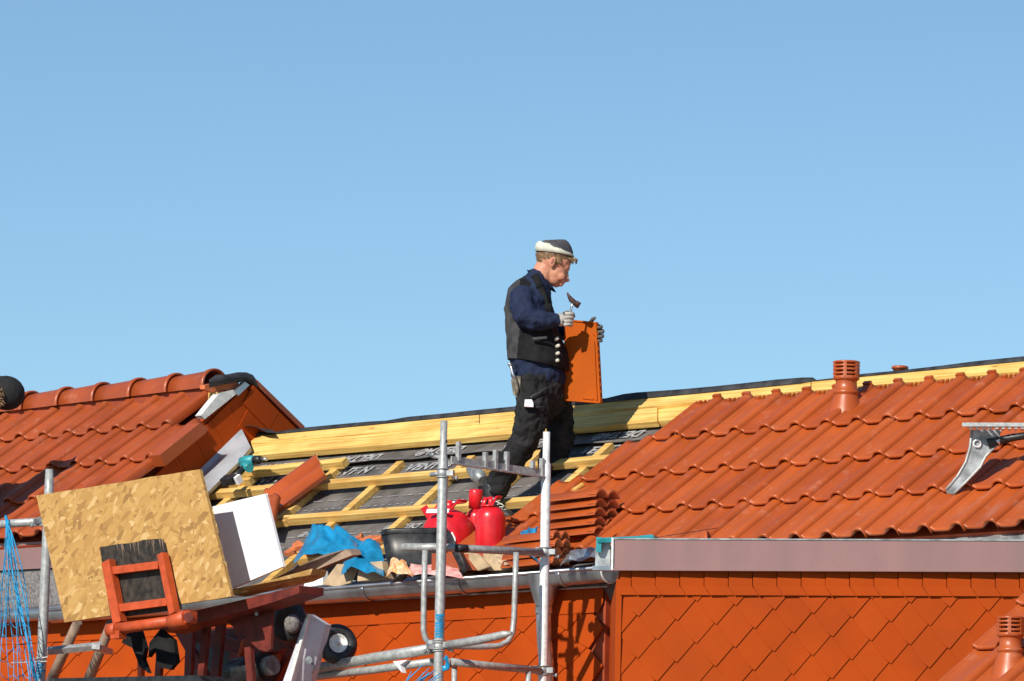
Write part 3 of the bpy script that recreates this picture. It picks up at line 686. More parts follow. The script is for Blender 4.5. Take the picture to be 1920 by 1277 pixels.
# left scaffold pole
DL = 1.6
SL = lambda x, y, d=DL: spx(x, y, d)
lb = SL(76, 1300)
s2 = empty('scaffold', V((lb.x, lb.y, 0)), 'single grey scaffold pole at the far left carrying the blue net', 'scaffold')
m = MB(); m.tube([SL(92.5, 880), SL(92, 925), SL(76, 1277), down(lb)], [.024, .031, .031, .031], GALV, 16); m.build('pole', s2)
m = MB(); m.tube([SL(-60, 987, 1.62), SL(76, 978, 1.62)], .026, GALV, 14); m.build('handrail', s2)
m = MB(); clamp(m, SL(84, 978), Z, .034, V((-1, -.3, 0))); m.build('coupler', s2)
m = MB(); m.tube([SL(66, 1235, 1.64), SL(90, 1232, 1.64), SL(88, 1228, 1.6)], .004, GALVW, 6); m.tube([SL(20, 1243, 1.7), SL(88, 1240, 1.66)], .003, GALVW, 6); m.build('wire_tie', s2)
m = MB(); m.bar(spx(88, 1216, 1.5), spx(190, 1206, 1.2), .05, .035, V((0, -.5, 1)), GALV)
m.bar(spx(180, 1207, 1.25), spx(205, 1217, .9), .05, .035, V((0, -.5, 1)), GALV); m.build('bracket_arm', s2)
m = MB()
for k in range(6):
    nn_ = random.randint(5, 8)
    rows = [[SL(77.5, 1240 + k * 5.5) + V((math.cos(q), math.sin(q), 0)) * .0322 + Z * e for q in [R(-160 + i * 20) for i in range(nn_)]] for e in (0, -.014)]
    m.grid(rows, BLUE)
m.build('paint_mark', s2)
# blue safety net: gathered cords
m = MB(); top_ = (13, 975)
bot = [(-30, 1290), (-14, 1290), (0, 1285), (14, 1285), (26, 1285), (38, 1285), (46, 1285), (54, 1283), (60, 1283), (66, 1282), (71, 1282)]
P_ = lambda i, t: (lambda b: spx(top_[0] + (b[0] - top_[0]) * (t ** (1.55 - .09 * i)) + 2.5 * math.sin(t * 9 + i * 1.7), top_[1] + (b[1] - top_[1]) * t, 1.75 + .05 * math.sin(i * 2.1 + t * 4)))(bot[i])
for i in range(len(bot)): m.tube([P_(i, k / 14) for k in range(15)], .0028 if i < 7 else .0040, NETB, 5)
for j in range(10):
    t = .22 + j * .078; 
    for i in range(len(bot) - 1):
        a, b = P_(i, t + .02 * (i % 2)), P_(i + 1, t + .035 * ((i + j) % 2) + .01); m.tube([a, (a + b) / 2 - Z * .012, b], .0022, NETB, 5)
m.tube([SL(11, 968, 1.66), SL(14, 985, 1.7), SL(17, 1000, 1.72)], .010, NETB, 6)
m.tube([SL(14, 985, 1.7), SL(24, 1080, 1.72), SL(44, 1170, 1.7), SL(68, 1277, 1.7)], .008, NETB, 6)
one(m, 'safety_net', 'bunched blue safety net hanging from the rail at the far left', 'net')
m = MB()
for k in range(16):
    a = (random.uniform(752, 790), random.uniform(1275, 1300)); m.tube([spx(*a, 1.6), spx(a[0] + random.uniform(15, 45), a[1] - random.uniform(12, 34), 1.55)], .003, NETB, 5)
one(m, 'safety_net', 'blue net cords poking up at the bottom beside the outer scaffold pole', 'net')
# wooden poles lower left
for (a, b, lab) in (((146, 1166), (92, 1285), 'grey brown round pole nearest the left scaffold pole'), ((209, 1168), (160, 1290), 'grey brown round pole below the left part of the board')):
    m = MB(); m.tube([spx(*a, .9), spx((a[0] + b[0]) / 2, (a[1] + b[1]) / 2, .85), spx(*b, .8)], [.030, .033, .035], OLDW, 12); one(m, 'wooden_pole', lab, 'pole', 'round wooden poles below the board')
# ================================================================== hoist
DH = 2.1
H = lambda x, y, d=DH: spx(x, y, d)
hb = H(330, 1300); hoist = empty('roof_hoist', V((hb.x, hb.y, 0)), 'orange and dark red roof hoist carriage holding up the chipboard sheet', 'hoist')
th = -O * .022
m = MB()
def sub(c4, n=10):
    out = []
    for i in range(4):
        a, b = c4[i], c4[(i + 1) % 4]
        for k in range(n):
            t = k / n; j = random.uniform(-.9, .9) if k else 0
            out.append((a[0] + (b[0] - a[0]) * t, a[1] + (b[1] - a[1]) * t + j))
    return out
bd = MB(); bd.prism([H(x, y, DH) for x, y in sub([(68, 929), (374, 880), (434, 1118), (121, 1167)])], th, OSB)
one(bd, 'chipboard_sheet', 'large tan chipboard sheet standing tilted behind the orange frame', 'board')
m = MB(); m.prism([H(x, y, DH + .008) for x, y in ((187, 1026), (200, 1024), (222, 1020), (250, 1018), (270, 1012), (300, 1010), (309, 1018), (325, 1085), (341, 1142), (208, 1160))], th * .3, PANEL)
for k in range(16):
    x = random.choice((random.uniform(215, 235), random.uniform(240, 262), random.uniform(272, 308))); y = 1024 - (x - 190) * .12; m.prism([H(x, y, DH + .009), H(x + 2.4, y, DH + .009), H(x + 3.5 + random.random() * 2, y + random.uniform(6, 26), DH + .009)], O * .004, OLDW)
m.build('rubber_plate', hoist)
def hbar(a, b, w, t, mt, d=DH + .07, nm='frame_bar'):
    m = MB(); m.bar(H(*a, d), H(*b, d), w * 46 / F * 1.0, t, O, mt); return m.build(nm, hoist)
hbar((197, 1052), (219, 1168), 19, .05, ORANGE); hbar((299, 1038), (322, 1150), 13, .05, ORANGE)
hbar((206, 1070), (296, 1059), 12, .04, ORANGE, DH + .06); hbar((220, 1140), (312, 1128), 12, .04, ORANGE, DH + .06)
m = MB(); m.tube([H(212, 1180, DH + .1), H(330, 1164, DH + .1)], .034, ORANGE, 14); m.tube([H(206, 1183, DH + .1), H(222, 1180, DH + .1)], .045, ORANGE, 12); m.tube([H(322, 1168, DH + .12), H(352, 1158, DH + .12)], .05, ORANGE, 10)
m.box(H(352, 1158, DH + .12), U * .05, O * .03, Z * .035, ORANGE); m.tube([H(353, 1157, DH + .15), H(353, 1157, DH + .18)], .03, RUSTRED, 12); m.box(H(222, 1190, DH + .1), U * .04, O * .03, Z * .025, ORANGE); m.box(H(336, 1172, DH + .1), U * .045, O * .03, Z * .02, ORANGE)
m.build('cross_tube', hoist)
# carriage deck beam, side plate, struts
m = MB()
m.prism([H(300, 1160, 1.9), H(440, 1128, 1.9), H(561, 1098, 1.9), H(561, 1112, 1.9), H(515, 1128, 1.9), H(440, 1150, 1.9), H(300, 1185, 1.9)], -O * .2, RUSTRED)
m.build('deck_beam', hoist)
m = MB(); m.prism([H(408, 1150, 1.75), H(510, 1128, 1.75), H(508, 1216, 1.75), H(500, 1222, 1.75), H(485, 1218, 1.75)], -O * .02, RUSTRED); m.tube([H(481, 1151, 1.75), H(481, 1151, 1.79)], .012, ZDULL, 8); m.build('side_plate', hoist)
m = MB(); m.prism([H(505, 1130, 1.2), H(560, 1115, 1.2), H(562, 1200, 1.2), H(545, 1215, 1.2), H(505, 1222, 1.2)], -O * .05, RUSTRED); m.build('rear_plate', hoist)
for (a, b, wd, mt_, dd) in (((385, 1165), (372, 1300), 14, RUSTRED, 1.7), ((412, 1160), (398, 1300), 18, RUSTRED, 1.55), ((462, 1195), (470, 1300), 14, RUSTRED, 1.72), ((456, 1200), (425, 1300), 7, ORANGE, 1.5), ((545, 1215), (500, 1300), 12, RUSTRED, 1.4), ((440, 1180), (500, 1280), 9, RUSTRED, 1.4),
                        ((355, 1178), (350, 1300), 16, RUSTRED, 1.3), ((300, 1190), (292, 1300), 12, RUSTRED, 1.5), ((260, 1190), (262, 1300), 9, ORANGE, 1.4), ((330, 1175), (395, 1290), 16, RUSTRED, 1.2), ((470, 1240), (520, 1232), 9, ORANGE, 1.45), ((360, 1190), (490, 1225), 22, RUSTRED, 1.1), ((430, 1230), (520, 1250), 16, RUSTRED, 1.15)):
    m = MB(); m.bar(H(*a, dd), H(*b, dd), wd * 46 / F, .03, O, mt_); m.build('strut', hoist)
m = MB(); m.lathe(H(543, 1167, 1.35), (O + U * .1), [(.05, -.05), (.11, -.04), (.13, 0), (.11, .04), (.05, .05), (.03, .03), (.001, .03)], RUBBER); m.ball(H(548, 1170, 1.4), .05, .04, .06, GREYB); m.build('wheel', hoist)
m = MB(); m.prism([spx(92, 1272, 2.2), spx(372, 1266, 2.2), spx(380, 1277, 2.2), spx(380, 1300, 2.2), spx(92, 1300, 2.2)], -O * .3, BLACKP); m.build('platform', hoist)
m = MB(); m.prism([H(350, 1180, .9), H(525, 1170, .9), H(520, 1225, .9), H(505, 1300, .9), H(350, 1300, .9)], -O * .3, RUSTRED); m.prism([H(362, 1200, .93), H(500, 1190, .93), H(490, 1290, .93), H(362, 1290, .93)], O * .03, BLACKP); m.build('shade_box', hoist)  # dark box added behind the hoist, its colour standing in for the shade there
# motor and pulley parts low down
m = MB(); m.tube([H(440, 1262, 1.5), H(500, 1250, 1.5)], .09, BLACKP, 16); m.tube([H(500, 1250, 1.5), H(512, 1247, 1.5)], .06, ZDULL, 14); m.build('motor', hoist)
# dark rags hanging below the frame
rg = MB()
for ox, pts in ((0, [(235, 1188), (262, 1182), (272, 1215), (268, 1236), (278, 1262), (262, 1250), (248, 1215), (228, 1205)]), (1, [(300, 1180), (325, 1200), (331, 1240), (318, 1256), (296, 1250), (290, 1215), (278, 1232), (280, 1205)])):
    rg.prism([H(x, y, 1.95 + .03 * math.sin(x)) for x, y in pts], -O * .03, VEST)
one(rg, 'rag', 'dark grey rags hanging below the orange frame', 'cloth')
# aluminium rail
m = MB()
A1 = [spx(580, 1151, 1.55), spx(612, 1171, 1.45), spx(574, 1300, 1.5), spx(528, 1300, 1.6)]
m.prism([A1[0], A1[1], spx(579, 1290, 1.45), spx(532, 1290, 1.6)], -O * .06 - U * .02, ALU)
m.prism([spx(579, 1151, 1.57), spx(583, 1152, 1.57), spx(545, 1290, 1.62), spx(538, 1290, 1.62)], O * .012, GALVW)
m.prism([spx(572, 1160, 1.56), spx(579, 1151, 1.56), spx(539, 1290, 1.61), spx(526, 1290, 1.61)], -O * .05, ALU)
m.tube([spx(580, 1237, 1.66), spx(579, 1238, 1.72)], .022, ZDULL, 12); m.tube([spx(582, 1240, 1.66), spx(590, 1250, 1.66), spx(585, 1262, 1.64)], .008, GALV, 8)
one(m, 'ladder_rail', 'bright aluminium rail leaning steeply beside the rubber wheel', 'rail')
# rubber wheel
wc = spx(632, 1208, 1.3); wa = (V((.25, -1, .10))).normalized()
wr_ = empty('wheel', wc, 'black rubber tyred wheel with a pale hub above the scaffold tube', 'wheel')
k = wc.y / F; m = MB()
m.lathe(wc, wa, [(15 * k, -18 * k), (26 * k, -20 * k), (35 * k, -13 * k), (39 * k, 0), (36 * k, 10 * k), (30 * k, 15 * k), (22 * k, 15 * k), (17.5 * k, 11 * k), (16 * k, 4 * k), (16 * k, -18 * k)], RUBBER, 32); m.build('tyre', wr_)
m = MB(); m.lathe(wc, wa, [(16.2 * k, 4 * k), (18 * k, 12.5 * k), (17 * k, 13 * k), (14.5 * k, 9 * k), (9 * k, 5 * k), (6 * k, 6 * k), (5 * k, 12 * k), (.001, 13 * k)], GALVW, 28); m.ball(wc + wa * (13 * k), .01, .01, .012, STEEL); m.build('rim', wr_)
# white insulation board, planks
m = MB(); m.prism([H(398, 950, 1.75), H(430, 942, 1.75), H(497, 926, 1.75), H(531, 1062, 1.75), H(436, 1103, 1.75)], -O * .02, WHITE); one(m, 'white_box', 'bright white box leaning behind the right edge of the chipboard', 'box')
m = MB(); m.prism([H(425, 1106, 1.95), H(470, 1098, 1.9), H(586, 1066, 1.7), H(582, 1078, 1.7), H(560, 1088, 1.72), H(470, 1108, 1.85), H(435, 1116, 1.93)], -O * .12, OSB)
one(m, 'chipboard_strip', 'narrow frayed chipboard strip lying under the white box', 'board')
m = MB(); m.prism([H(500, 1092, 1.6), H(560, 1062, 1.5), H(604, 1041, 1.4), H(648, 1030, 1.3), H(657, 1033, 1.3), H(660, 1041, 1.3), H(640, 1048, 1.3), H(588, 1070, 1.4), H(520, 1096, 1.55)], -O * .08 + Z * .01, OLDW)
one(m, 'plywood_sheet', 'warped brown plywood sheet sticking out above the gutter', 'board')
m = MB(); m.prism([H(528, 1098, 1.3), H(545, 1097, 1.3), H(560, 1092, 1.3), H(556, 1104, 1.3), H(530, 1106, 1.3)], -O * .05, GALVW); one(m, 'foil_scrap', 'crumpled silver scrap below the chipboard strip', 'scrap')
# ================================================================== roof clutter
def crumple(name, cpts, c, thick, mt, label, cat, seed=0, amp=.03, nx=14, ny=10, group=None, sm=False, d=None):
    """a folded sheet filling the quad cpts (pixels, on roof plane at height c)"""
    m = MB(); P = [rpx(x, y, c) if d is None else spx(x, y, d) for x, y in cpts]
    rows = []
    for j in range(ny + 1):
        t = j / ny; row = []
        for i in range(nx + 1):
            s_ = i / nx; p = P[0].lerp(P[1], s_).lerp(P[3].lerp(P[2], s_), t)
            q = V((s_ * 2.6 + seed, t * 2.2, seed)); e = 1 - abs(noise.noise(q)) * 2.6 + .35 * (1 - abs(noise.noise(q * 2.3)) * 2)
            edge = min(1, 4 * min(s_, 1 - s_, t * 1.5, 1 - t + .3) + .15)
            row.append(p + (N * .75 - RR * .0 + Z * .25) * (thick * edge * .6 + amp * e * edge) + U * (amp * .5 * noise.noise(q * 1.7 + V((9, 0, 0)))) + RR * (amp * .5 * noise.noise(q * 1.3 + V((0, 9, 0)))))
        rows.append(row)
    m.grid(rows, mt, sm); return one(m, name, label, cat, group)
crumple('plastic_sheet', [(583, 1000), (660, 1008), (722, 1070), (548, 1062)], .07, .10, BLUE, 'crumpled blue plastic sheet beside the black bucket', 'plastic sheet', 3, .05, 26, 20, None, True)
crumple('plastic_sheet', [(650, 1012), (714, 1020), (722, 1085), (640, 1080)], .08, .06, BLUE, 'smaller fold of blue plastic against the left side of the black bucket', 'plastic sheet', 13, .03, 16, 14, None, True)
crumple('plastic_sheet', [(985, 1000), (1012, 988), (1012, 1062), (955, 1040)], .10, .05, BLUE, 'blue plastic piece between the gas bottles and the white pole', 'plastic sheet', 8, .03, 8, 8)
crumple('foil_sheet', [(1062, 1042), (1138, 1030), (1140, 1056), (1050, 1064)], .06, .03, ZINC, 'shiny silver foil lying at the right end of the gutter', 'foil', 21, .03, 10, 5)
def slabpx(pts, c, d, t, mt, lean=0.0): 
    m = MB(); m.prism([spx(x, y, d) for x, y in pts], -O * t, mt); return m
one(slabpx([(604, 1095), (632, 1058), (673, 1056), (657, 1093), (630, 1100)], 0, .10, .012, CARD), 'cardboard_flap', 'open cardboard flap leaning over the gutter', 'cardboard')
m = slabpx([(672, 1056), (716, 1052), (722, 1084), (670, 1090)], 0, .12, .10, CARD); one(m, 'cardboard_box', 'small plain cardboard box behind the gutter', 'box')
m = slabpx([(556, 1104), (560, 1088), (604, 1070), (606, 1096)], 0, .08, .05, WHITE); one(m, 'paper_packet', 'white packet at the left end of the clutter by the gutter', 'packet')
one(slabpx([(868, 1035), (895, 1038), (918, 1062), (896, 1070)], 0, .05, .02, CARD), 'cardboard_flap', 'narrow cardboard flap behind the scaffold rail', 'cardboard')
one(slabpx([(905, 1038), (962, 1038), (1000, 1066), (915, 1070)], 0, .0, .05, CARD), 'cardboard_box', 'flat torn cardboard right of the black bucket', 'box')
crumple('straw_tangle', [(925, 1045), (960, 1042), (965, 1068), (922, 1068)], .09, .03, CARD, 'bunch of tan paper shreds on the torn cardboard', 'scrap', 31, .02, 10, 6)
crumple('snack_wrapper', [(735, 1056), (762, 1056), (776, 1086), (724, 1086)], .10, .05, ORBAG, 'crumpled orange and white wrapper in front of the bucket', 'wrapper', 5, .03, 14, 11)
crumple('pink_wrapper', [(770, 1058), (858, 1066), (870, 1086), (762, 1084)], .08, .03, PINK, 'pink and white plastic wrap lying behind the gutter', 'wrapper', 6, .012, 12, 6)
# broken clay bits along the lower edge
for i, (x, y) in enumerate(((560, 1022), (578, 1028), (668, 1008), (686, 1012), (702, 1008), (545, 1035))):
    m = MB(); p = rpx(x, y, .05); r = .04
    pts = [p + U * (r * 1.3 * math.cos(q + i) * random.uniform(.7, 1.2)) + RR * (r * math.sin(q + i) * random.uniform(.6, 1.2)) + N * random.uniform(-.01, .02) for q in [k * 1.05 for k in range(6)]]
    m.prism(pts, -N * .03, RAWCLAY); one(m, 'tile_shard', ('broken clay shard %s' % ['left of the blue plastic sheet, nearest the white box','second left of the blue plastic sheet','above the middle of the blue plastic sheet','between the blue sheet and the bucket, middle of three','directly left of the bucket rim','lowest one left of the blue plastic sheet'][i]), 'shard', 'broken tile shards')
# bucket
bc = spx(772, 1060, -.02); bk = empty('bucket', bc, 'black plastic tub with a thick rim behind the scaffold pole', 'bucket')
k = bc.y / F
def ringp(cx, cy, rx, ry, d, n=20):
    c = spx(cx, cy, d); return [c + V((1, 0, 0)) * (rx * k * math.copysign(abs(math.cos(q)) ** .45, math.cos(q))) + (V((0, 1, 0)) * (ry * k * math.copysign(abs(math.sin(q)) ** .6, math.sin(q)))) + Z * (.012 * math.cos(q)) for q in [i * 2 * math.pi / n for i in range(n)]]
m = MB(); rings = [ringp(784, 1066, 54, 30, -.02), ringp(781, 1045, 57, 33, -.02), ringp(777, 1002, 61, 36, -.02), ringp(777, 1001, 58, 34, -.02), ringp(782, 1070, 52, 28, -.02)]
m.grid(rings, BLACKP, True, True); m.build('tub', bk)
m = MB(); m.grid([ringp(777, 1003, 62.5, 37, -.02), ringp(777, 996, 64, 38, -.02), ringp(777, 993, 62, 37, -.02), ringp(777, 996, 59, 35, -.02)], BLACKP, True, True); m.build('rim', bk)
m = MB(); m.box(spx(724, 1005, .11), V((.016, 0, 0)), V((0, .006, 0)), Z * .026, CARD); m.build('sticker', bk)
m = MB(); m.tube([spx(838, 1000, .16), spx(850, 1025, .17), spx(862, 1050, .17), spx(872, 1072, .17)], [(.008, .03)] * 4, RUBBER, 8, ref=O); one(m, 'rubber_strip', 'dark rubber strip bent down from the tub to the gutter', 'strip')
# gas bottles
def bottle(cx, ybot, ytop, rp, d, label, hand, tilt=0.0, capx=None):
    c = spx(cx, ybot, d); k = c.y / F; r = rp * k; H_ = (ybot - ytop) * k; ax = V((math.sin(tilt), 0, math.cos(tilt)))
    e = empty('gas_bottle', c, label, 'gas bottle', 'red gas bottles')
    m = MB(); m.lathe(c, ax, [(.001, 0), (r * .9, 0), (r, r * .2)] + [(r * math.cos(q), H_ - r * .92 + r * .92 * math.sin(q)) for q in [R(i * 10) for i in range(9)]] + [(.001, H_)], REDP, 32); m.build('body', e)
    m = MB(); tp = c + ax * H_; m.tube([tp - ax * .02, tp + ax * .05], r * .18, REDP, 12); m.tube([tp + ax * .03, tp + ax * .035 + V((.05, -.02, .01))], .012, STEEL, 8); m.build('valve', e)
    if hand:
        m = MB(); rr_ = r * .62
        m.tube([tp - ax * .03 + V((math.cos(q) * rr_, math.sin(q) * rr_, 0)) + ax * (.075 if 0.3 < (i / 12.) < .95 else .02) for i, q in enumerate([R(-160 + j * 26) for j in range(13)])], [(.008, .016)] * 13, REDP, 8)
        m.build('collar', e)
    return e, c, k
e1, c1, k1 = bottle(840, 1062, 953, 49, -.25, 'wide red gas bottle with a white curl mark, left of the other bottles', True)
m = MB(); m.tube([c1 + V((.03 + .012 * math.sin(t * 4), -49 * k1 * .97 - .005, .12 + t * .08)) for t in [i / 8 for i in range(9)]], .006, WHITE, 6); m.build('curl_mark', e1)
m = MB(); m.bar(c1 + V((-.14, -.12, .335)), c1 + V((.0, -.17, .335)), .03, .006, V((0, -1, .6)), WHITE); m.build('label_strip', e1)
m = MB(); tp = spx(800, 962, -.22); m.bar(tp + V((-.02, 0, .04)), tp + V((.03, 0, -.03)), .045, .02, V((0, -1, .3)), REDP); m.build('handle', e1)
e2, c2, k2 = bottle(918, 1062, 946, 28.5, -.15, 'slim red gas bottle standing right of the wide one', True)
e3, c3, k3 = bottle(892, 1040, 952, 20, -.42, 'red gas bottle with a tall round cap behind the other two', False)
m = MB(); c = spx(892, 951, -.42); m.lathe(c, Z, [(.001, -.01), (13.5 * k3, -.01), (13.5 * k3, 28 * k3), (12.6 * k3, 33 * k3), (.001, 33.5 * k3)], REDP, 24); m.build('cap', e3)
m = MB(); c = spx(870, 1056, .0); m.box(c, V((.20, 0, 0)), V((0, .1, 0)), Z * .05, TILE2); one(m, 'brick_block', 'clay block under the gas bottles', 'block')
# stacked spare tiles
def copytree(o, loc, rotz=0, label=None):
    r = o.copy(); scn.collection.objects.link(r); r.location = loc
    if label: r['label'] = label
    for ch in o.children: c_ = ch.copy(); scn.collection.objects.link(c_); c_.parent = r
    return r
def roll_tile(p, ey, ex, ez, w_, L, th_=.011, hr=.040):
    """tile with two rolls; p is the near left corner, ex across, ey along"""
    m = MB(); n = 28; pr = [(i / n, hr * max(0, abs(math.sin(2 * math.pi * i / n))) ** .8) for i in range(n + 1)]
    top = lambda t, dz=0: [p + ex * (s_ * w_) + ey * (t * L) + ez * (h + dz) for s_, h in pr]
    m.grid([top(0), top(.02, .003), top(.12, .003), top(.14), top(1)], TILE, True)
    m.grid([top(0, -th_), top(1, -th_)], RAWCLAY, True); m.grid([top(0), top(0, -th_)], RAWCLAY, False); m.grid([top(1), top(1, -th_)], RAWCLAY, False)
    a, b = top(0), top(1); m.grid([[a[0], b[0]], [a[0] - ez * th_, b[0] - ez * th_]], TILE, False); m.grid([[a[-1], b[-1]], [a[-1] - ez * th_, b[-1] - ez * th_]], TILE, False)
    return m
def stack(px, py, c, cnt, gap, labels, length, w_):
    p = rpx(px, py, c); ey = (-U * .98 + O * .12 - Z * .05).normalized(); ex = -O * .98 - U * .12 + Z * .02; ex = (ex - ey * ex.dot(ey)).normalized(); ez = ex.cross(ey).normalized(); ez = ez if ez.z > 0 else -ez
    src = tag(roll_tile(p, ey, ex, ez, w_, length).build('spare_roof_tile'), labels[0], 'roof tile', 'spare roof tiles stacked on the roof')
    for i in range(1, cnt):
        o_ = src.copy(); scn.collection.objects.link(o_); o_.location = src.location + Z * (gap * i) + ey * random.uniform(-.02, .012) + ex * random.uniform(-.006, .008)
        o_['label'] = labels[i]
stack(1114, 996, .10, 5, .056, ['spare tile at the bottom of the larger stack right of the white pole', 'spare tile second from the bottom of the larger stack', 'spare tile in the middle of the larger stack', 'spare tile second from the top of the larger stack', 'spare tile on top of the larger stack right of the white pole'], .44, .245)
stack(1036, 1052, .10, 4, .05, ['spare tile at the bottom of the small stack behind the white pole', 'spare tile second from the bottom of the small stack', 'spare tile second from the top of the small stack', 'spare tile on top of the small stack behind the white pole'], .40, .17)
# two profiled tiles lying on the battens left
GLOSS = mat('wet_gloss_clay', (0.47, 0.088, 0.015), 0.2, var=0.05, coat=1.0)
def loose_tile(c0, cu_, cr_, label, c, mt=TILE, prof2=False, hr=.03):
    """c0 nose-left pixel, cu_ pixel at the head-left, cr_ pixel at the nose-right"""
    a, b, d_ = rpx(*c0, c), rpx(*cu_, c + .03), rpx(*cr_, c); ey = b - a; ex = d_ - a; ez = ex.cross(ey).normalized(); ez = ez if ez.dot(N) > 0 else -ez
    m = MB(); rows = []
    ps = [0, .03, .08, .14, .22, .30, .36, .42, .46, .50, .54, .60, .66, .74, .82, .90, .96, 1]
    hs = [0, .5, .85, 1, 1, .8, .35, .3, .7, .72, .3, .35, .8, 1, 1, .8, .45, 0] if prof2 else [.2, .4, .35, .1, 0, 0, 0, 0, 0, 0, .1, .2, .6, .9, 1, .9, .5, 0]
    if prof2: ps = [i / 36 for i in range(37)]; hs = [abs(math.sin(2 * math.pi * i / 36)) ** .85 for i in range(37)]
    for t, dz in ((0, -.03), (0, 0), (.02, .008), (.12, .008), (.15, 0), (.9, 0), (1, -.004)):
        rows.append([a + ex * s_ + ey * t + ez * (h * hr + dz) for s_, h in zip(ps, hs)])
    m.grid(rows, mt, True)
    m.grid([rows[-1], [p - ez * .02 for p in rows[-1]]], mt, False); m.grid([[r[-1] for r in rows[1:]], [r[-1] - ez * .02 for r in rows[1:]]], mt, False)
    return one(m, 'loose_roof_tile', label, 'roof tile')
p_n = rpx(500, 920, .05); YN = p_n.y - .05
a_ = p_n; hd = at(595, 851, YN - .04); nr = at(541, 937, YN - .16); ey = (hd - a_); L_ = ey.length; ey.normalize(); ex = nr - a_; ex = ex - ey * ex.dot(ey); w_ = ex.length * 1.06; ex.normalize(); ez = ex.cross(ey).normalized(); ez = ez if ez.y < 0 else -ez
m = MB(); n_ = 40
def ltop(t, dz=0, k_=1.0): return [a_ + ex * (i * w_ / n_) + ey * (t * L_) + ez * (.036 * k_ * abs(math.sin(2 * math.pi * i / n_)) ** .8 + dz) for i in range(n_ + 1)]
m.grid([ltop(0, -.004), ltop(0, .012, 1.1), ltop(.03, .012, 1.1), ltop(.06, 0), ltop(1)], GLOSS, True); m.grid([ltop(0, -.02), ltop(1, -.016)], RAWCLAY, True); m.grid([ltop(1), ltop(1, -.016)], GLOSS, False)
e0, e1 = ltop(0)[-1], ltop(1)[-1]; m.grid([[e0, e1], [e0 - ez * .03, e1 - ez * .03]], GLOSS, False)
one(m, 'loose_roof_tile', 'loose tile with two shiny rolls leaning across the battens', 'roof tile')
loose_tile((480, 985), (492, 926), (512, 988), 'loose tile right behind the top corner of the white box', .07, TILE, False, .02)
# lying ridge tile on the fascia, teal tool
m = MB(); p = at(1236, 1015, 38.2); dd = (at(1320, 1004, 37.9) - p); L_ = dd.length; dd.normalize(); ridge_tile(m, p + V((0, .3, -.03)), dd, V((0, -1, 0)), Z, L_ * 1.1, r0=.055, r1=.075, mt=TILE); one(m, 'ridge_tile', 'single ridge tile lying behind the mauve fascia near the teal tool', 'ridge tile')
m = MB(); Yt = CY - .02; A = lambda x, y: at(x, y, Yt)
m.bar(A(1120, 1010), A(1226, 1005), .03, .02, V((0, -.4, 1)), TEAL); m.bar(A(1199, 1006), A(1224, 1004), .038, .03, V((0, -.4, 1)), TEAL)
m.prism([A(1118, 1007), A(1128, 1007), A(1127, 1036), A(1118, 1035)], V((0, .02, 0)), TEAL); m.tube([A(1224, 1007), A(1234, 1009)], .007, BLACKP, 8)
m.prism([A(1128, 1012), A(1145, 1012), A(1134, 1016), A(1130, 1030), A(1128, 1034)], V((0, .02, 0)), BLACKP)
one(m, 'sealant_gun', 'teal sealant gun resting on the left end of the mauve fascia', 'tool')
m = MB(); m.tube([at(1036, 1000, 39.4), at(1037, 1056, 39.4)], .005, RUSTY, 6); m.tube([at(1037, 1036, 39.4), at(1080, 1028, 39.3), at(1104, 1025, 39.2), at(1120, 1032, 39.1)], .003, RUSTY, 5); one(m, 'wire', 'thin rusty wire sticking up beside the small tile stack', 'wire')
m = MB(); m.tube([A(1228, 1008), at(1300, 997, CY + .1), at(1345, 990, CY + .3)], .0018, BLACKP, 4); one(m, 'string', 'thin dark string running right from the teal tool', 'string')
# drill
dr0 = rpx(470, 868, .10); dr = empty('cordless_drill', dr0, 'teal and black cordless drill lying on the battens', 'drill')
X = lambda x, y, c=.12: rpx(x, y, c)
m = MB(); m.tube([X(452, 866), X(462, 864), X(478, 863)], [.030, .036, .033], TEAL, 14); m.tube([X(457, 872), X(468, 878)], .03, TEAL, 12); m.build('body', dr)
m = MB(); m.tube([X(478, 863), X(486, 862), X(490, 861)], [.032, .03, .022], BLACKP, 14); m.tube([X(490, 861), X(500, 861)], [.014, .012], STEEL, 8); m.build('chuck', dr)
m = MB(); m.tube([X(462, 872), X(450, 886), X(438, 895)], [.022, .020, .026], BLACKP, 12); m.build('handle', dr)
m = MB(); m.box(X(430, 900), U * .055, RR * .03, N * .025, BLACKP); m.box(X(447, 899), U * .014, RR * .022, N * .027, WHITE); m.build('battery', dr)
# tin at the worker's heel
m = MB(); m.tube([X(884, 880, .06), X(896, 892, .10), X(906, 902, .08)], [.035, .05, .035], ZDULL, 14); one(m, 'metal_flask', 'dented grey metal flask left of the worker, behind the scaffold pole', 'flask')
# roof hook bracket right
Yb = rpx(1776, 925, .07).y - .04
B_ = lambda x, y: at(x, y, Yb)
br = empty('roof_step_bracket', B_(1845, 860), 'cast grey metal bracket with a flat bar top standing on the right tiles', 'bracket')
m = MB(); m.prism([B_(1823, 806), B_(1878, 806), B_(1872, 826), B_(1868, 838), B_(1848, 856), B_(1838, 878), B_(1812, 905), B_(1789, 927), B_(1776, 925), B_(1774, 917), B_(1795, 893), B_(1810, 866), B_(1817, 835)], V((.0, .03, 0)), ZDULL)
m.tube([B_(1822, 806) + V((0, -.01, 0)), B_(1819, 838), B_(1811, 866), B_(1796, 892), B_(1774, 918)], .008, GALV, 8)
m.tube([B_(1789, 925) + V((0, -.01, 0)), B_(1812, 903), B_(1838, 876), B_(1848, 856), B_(1871, 832)], .008, GALV, 8)
q = B_(1832, 832) + V((0, -.012, 0)); m.tube([q + V((math.cos(t) * .022, 0, math.sin(t) * .022)) for t in [i * .7 for i in range(10)]], .005, GALVW, 6)
m.build('arm', br)
